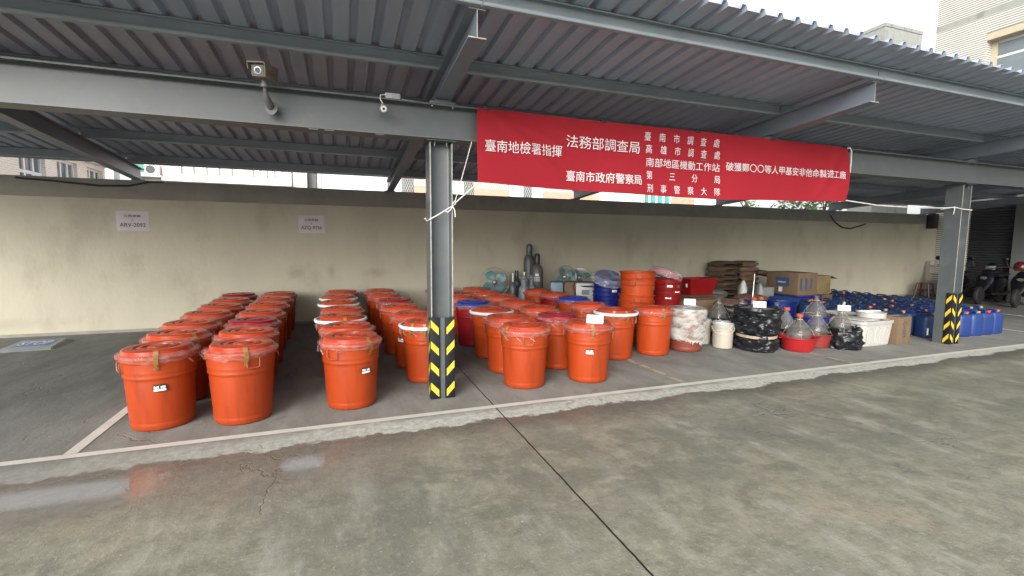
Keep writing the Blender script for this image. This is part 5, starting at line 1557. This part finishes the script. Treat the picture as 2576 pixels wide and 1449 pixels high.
# pink building
pk = thing('pink_building', 'pale pink tiled building with curtained windows beyond the wall', 'building', (-5, 24.2, 0))
mb = MB()
mb.box(-2.1, 2.9, 0, 4, 0, 4.42); mb.box(-2.1, 2.9, 0, 4, 5.8, 6.2)
for a, b in ((-2.1, -1.5), (.92, 1.24), (2.75, 2.9)): mb.box(a, b, 0, 4, 4.42, 5.8)
mb.obj('tiled_wall', 'pink_tile', pk)
for a, b in ((-1.5, .92), (1.24, 2.75)):
    mb = MB()
    n_ = 5
    for q in range(n_+1):
        xx = a+(b-a)*q/n_; xx = min(max(xx, a+.03), b-.03); mb.box(xx-.03, xx+.03, .03, .09, 4.48, 5.74)
    mb.box(a, b, .03, .09, 4.42, 4.48); mb.box(a, b, .03, .09, 5.74, 5.8)
    f = mb.obj('window', 'white_siding', pk); mb = MB(); mb.box(a, b, .12, .16, 4.42, 5.8); mb.obj('curtain', 'curtain', f)
mb = MB(); mb.box(-2.1, 2.9, -.16, -.002, 4.16, 4.30); mb.obj('ledge', 'white_siding', pk)
# beige side block with an air conditioner
ab = thing('beige_building', 'beige block between the brown and pink buildings', 'building', (-7.62, 24.6, 0))
mb = MB(); mb.box(-.7, .5, 0, 4, 0, 5.9); mb.obj('wall', 'tile_pale', ab)
mb = MB(); mb.box(-.55, -.2, -.03, .02, 4.55, 5.4); mb.obj('window', 'teal_glass', ab)
mb = MB(); mb.box(-.6, .45, -.35, -.002, 4.32, 4.40); mb.obj('ledge', 'white_siding', ab)
ac = thing('air_conditioner', 'white outdoor air conditioner unit on a ledge beyond the wall', 'air conditioner', (-7.5, 24.4, 4.402))
mb = MB(); mb.box(-.27, .27, -.12, .12, 0, .46, bev=.02); mb.obj('body', 'white_siding', ac)
mb = MB(); mb.cyl((-.05, -.121, .23), (-.05, -.128, .23), .17, 20); mb.obj('fan_grille', 'pillar_grey', ac)
# service gap with dark equipment, white clad house
gb = thing('utility_block', 'narrow dark service bay between the pink and white houses', 'building', (-1.55, 24.3, 0))
mb = MB(); mb.box(-.52, .1, .0, 3, 0, 6); mb.box(.55, .72, 0, 3, 0, 6); mb.box(.1, .55, 1.2, 3, 0, 6); mb.obj('wall', 'teal_glass' if False else 'tile_pale', gb)
mb = MB(); mb.box(.14, .5, .3, .8, 0, 4.9); mb.obj('machine', 'pillar_grey', gb)
for q in range(3): mb = MB(); mb.cyl((.2+.12*q, .4, 4.9), (.2+.12*q, .4, 5.1), .04, 10); mb.obj('insulator', 'white_siding', gb)
def siding_house(x0, x1, y, z1, label, seam=.12):
    t = thing('clad_house', label, 'house', ((x0+x1)/2, y, 0))
    w2 = (x1-x0)/2
    mb = MB()
    zz = 0
    mb.box(-w2, w2, .03, 4, 0, z1)
    while zz < z1:
        mb.prism([(.0, zz), (.03, zz), (.03, zz+seam), (.018, zz+seam)], 'x', -w2, w2); zz += seam
    mb.obj('cladding', 'white_siding', t)
    mb = MB(); mb.box(-w2-.1, w2+.1, -.15, 4.1, z1, z1+.15); mb.obj('roof', 'pillar_grey', t)
siding_house(-.80, 2.15, 24.2, 5.6, 'white clad house right of the narrow service bay')
# apartment row with grilles and salmon panels
ap = thing('apartment_block', 'white apartment row with window grilles and salmon panels beyond the banner', 'building', (7, 20.2, 0))
mb = MB(); mb.box(-4.7, 11.6, .25, 5, 0, 6.2); mb.obj('wall', 'white_siding', ap)
def bay(x0, x1, kind):
    x0 -= 7; x1 -= 7
    if kind == 'salmon':
        mb = MB(); mb.box(x0, x1, 0, .24, 0, 3.98); mb.obj('balcony_panel', 'salmon_tile', ap)
        mb = MB(); mb.box(x0, x1, .12, .2, 4.0, 5.6); f = mb.obj('window', 'curtain', ap)
        g_ = MB()
        n_ = max(4, int((x1-x0)/.09))
        for q in range(n_):
            a = x0+(x1-x0)*q/n_; b = x0+(x1-x0)*(q+1)/n_
            for zz in range(7):
                z0 = 4.0+.22*zz
                g_.tube([(a, .04, z0), (b, .04, z0+.22)], .009, 4, cap=False); g_.tube([(b, .05, z0), (a, .05, z0+.22)], .009, 4, cap=False)
        g_.obj('grille', 'grille', f)
    elif kind == 'grille':
        mb = MB(); mb.box(x0, x1, .12, .24, 3.0, 5.6); f = mb.obj('window', 'window_glass', ap)
        g_ = MB()
        n_ = max(4, int((x1-x0)/.09))
        for q in range(n_):
            a = x0+(x1-x0)*q/n_; b = x0+(x1-x0)*(q+1)/n_
            for zz in range(12):
                z0 = 3.0+.22*zz
                g_.tube([(a, .04, z0), (b, .04, z0+.22)], .011, 4, cap=False); g_.tube([(b, .05, z0), (a, .05, z0+.22)], .011, 4, cap=False)
        g_.obj('grille', 'grille', f)
    elif kind == 'teal':
        mb = MB(); mb.box(x0, x1, .1, .24, 2.6, 5.2); f = mb.obj('window', 'teal_glass', ap)
        mb = MB(); n_ = 4
        for q in range(n_+1):
            xx = x0+(x1-x0)*q/n_; mb.box(xx-.03, xx+.03, .02, .099, 2.6, 5.2)
        mb.obj('frame', 'white_siding', f)
for a in ((2.42, 2.9, 'grille'), (2.92, 4.4, 'salmon'), (5.1, 5.52, 'grille'), (5.54, 7.15, 'salmon'), (7.93, 8.3, 'grille'), (8.9, 10.6, 'salmon'), (10.9, 11.75, 'salmon'), (14.3, 16.0, 'teal'), (16.05, 17.5, 'salmon')): bay(*a)
siding_house(11.85, 14.2, 19.9, 6, 'white clad house between the salmon panels and teal windows')
siding_house(18.9, 21.0, 21.5, 7, 'white clad house left of the trees beyond the wall')
# trees
def tree(x, y, h, r, label, seed, n_=900):
    t = thing('tree', label, 'tree', (x, y, 0), 0, 'trees beyond the wall')
    rn = random.Random(seed)
    m = MB(); m.tube([(0, 0, 0), (.1, 0, h*.3), (.0, .1, h*.6)], [.18, .14, .08], 8)
    for k in range(6):
        a = rn.uniform(0, 2*PI); m.tube([(.05, .03, h*(.3+.05*k)), (r*.4*math.cos(a), r*.4*math.sin(a), h*(.48+.05*k)), (r*.75*math.cos(a), r*.75*math.sin(a), h*(.6+.05*k))], [.08, .05, .02], 6)
    m.obj('trunk', 'trunk', t)
    m = MB()
    cl = [(rn.uniform(-r, r)*.75, rn.uniform(-r, r)*.75, h*rn.uniform(.35, .95), rn.uniform(.25, .5)*r) for _ in range(16)]
    for i in range(n_):
        cx_, cy_, cz_, cr = rn.choice(cl)
        d = Vector((rn.gauss(0, 1), rn.gauss(0, 1), rn.gauss(0, .8))); d.normalize(); d *= cr*rn.random()**.4
        p = Vector((cx_, cy_, cz_))+d
        u = Vector((rn.gauss(0, 1), rn.gauss(0, 1), rn.gauss(0, .6))).normalized(); v_ = u.orthogonal().normalized(); s_ = rn.uniform(.08, .17)
        m.quad(p-u*s_, p+v_*s_*.5, p+u*s_, p-v_*s_*.5)
    m.obj('crown', 'leaf', t)
tree(22.6, 21.0, 5.6, 1.5, 'dark leafy tree beyond the wall, left of the banner\'s right end', 1)
tree(25.4, 20.6, 5.4, 1.7, 'broad green tree beyond the wall under the banner corner', 2)
tree(28.3, 21.2, 5.8, 1.6, 'green tree beyond the wall right of the banner', 3)
tree(31.6, 21.0, 5.2, 1.7, 'bright green tree beyond the wall, nearest the right-hand pillar', 4)
